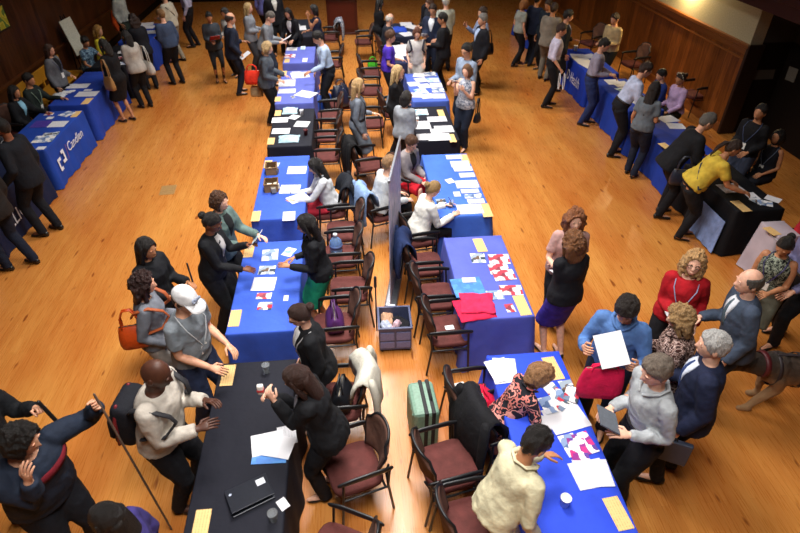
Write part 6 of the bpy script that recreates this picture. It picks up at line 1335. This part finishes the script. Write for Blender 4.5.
# ---------------------------------------------------------------- the dog
def dog(px, head, label):
    p = spot(*px, 0); r_ = R(head); t = NT('dog_fur'); vec = t.coord(); n = t.noise(vec, 7, 3); n2 = t.noise(t.coord((30, 90, 90)), 2, 3)
    sp = t.n('ShaderNodeSeparateXYZ'); t.l(vec, sp.inputs[0]); ad = t.n('ShaderNodeMath', operation='MULTIPLY_ADD'); ad.inputs[1].default_value = .25; t.l(n.outputs['Fac'], ad.inputs[0]); t.l(sp.outputs['Z'], ad.inputs[2])
    t.l(t.ramp(ad.outputs[0], [(.30, '#a8825a'), (.58, '#8a6440'), (.70, '#4a382a'), (.88, '#241c17')]), t.b.inputs['Base Color']); t.set(None, .7); t.bump(n2.outputs['Fac'], .8, .02)
    b_ = obj('dog', None, [t.m, plain('dog_eye', '#120c08', .2), plain('dog_nose', '#0e0c0c', .3)], loc=(p.x, p.y, 0), rot=(0, 0, r_)); tag(b_, label, 'dog')
    g = bmesh.new(); Y, Z = V(0, 1, 0), V(0, 0, 1); q = bmesh.new()
    loft(g, [(V(x, 0, z), Y, Z, w, h) for x, z, w, h in ((-.52, .50, .06, .07), (-.47, .52, .12, .14), (-.33, .535, .145, .155), (-.12, .53, .145, .15), (.06, .515, .155, .18), (.20, .52, .155, .19), (.31, .54, .13, .17), (.38, .57, .08, .11))], 16)
    tube(g, [(.22, 0, .58), (.38, 0, .60), (.52, 0, .60)], [.15, .125, .10], 12)
    ball(g, (.60, 0, .60), (.115, .092, .088)); tube(g, [(.64, 0, .585), (.735, 0, .54), (.82, 0, .505)], [.070, .054, .038], 10)
    for s_ in (1, -1):
        fwd_ = .16 if s_ > 0 else -.04
        tube(g, [(.22, s_*.095, .48), (.20, s_*.105, .33), (.23+fwd_*.6, s_*.105, .17), (.23+fwd_, s_*.105, .05)], [.09, .060, .042, .034], 10); tube(g, [(.22+fwd_, s_*.105, .034), (.31+fwd_, s_*.105, .026)], [.042, .034], 8)
        b2 = .06 if s_ > 0 else -.06
        tube(g, [(-.38, s_*.095, .50), (-.28+b2*.4, s_*.11, .36), (-.44+b2, s_*.105, .21), (-.42+b2, s_*.105, .05)], [.125, .085, .042, .034], 10); tube(g, [(-.43+b2, s_*.105, .034), (-.33+b2, s_*.105, .026)], [.042, .034], 8)
        tube(q, [(.56, s_*.060, .65), (.55, s_*.078, .70), (.535, s_*.088, .765)], [.046, .036, .010], 8, flat=.45); ball(q, (.685, s_*.055, .612), .012, 8, 6, 1)
    tube(g, [(-.50, 0, .54), (-.64, 0, .44), (-.72, 0, .28), (-.74, 0, .18)], [.06, .07, .075, .025], 10)
    ball(q, (.85, 0, .510), (.020, .024, .018), 8, 6, 2); pm = bpy.data.meshes.new('p'); bmesh.ops.recalc_face_normals(q, faces=q.faces); q.to_mesh(pm); q.free(); fuse(g, b_, .014, 4, pm, wr=.010)
    hm = plain('harness_web', '#2a2226', .6); g = bmesh.new()
    for x, w, h, cz in ((.02, .172, .198, .516), (.27, .158, .196, .532)): loft(g, [(V(x+d, 0, cz), Y, Z, w, h) for d in (-.018, .018)], 24, False)
    o = obj('harness', g, hm, b_); sm = o.modifiers.new('s', 'SOLIDIFY'); sm.thickness = .008
    g = bmesh.new(); tube(g, [(.02, 0, .718), (.27, 0, .732)], .014, 8, flat=.5); obj('harness_strap', g, hm, b_)
    g = bmesh.new(); loft(g, [(V(.40, 0, .60)+V(1, 0, 0)*d, Y, V(0, 0, 1), .140-d*.2, .140-d*.2) for d in (-.02, .03)], 20, False); o = obj('collar', g, plain('collar_red', '#5a1c22', .5), b_); sm = o.modifiers.new('s', 'SOLIDIFY'); sm.thickness = .01
    return b_
dog((777, 402), 174, 'brown and black dog in a harness standing at the right edge')
flush()
bpy.context.view_layer.update()
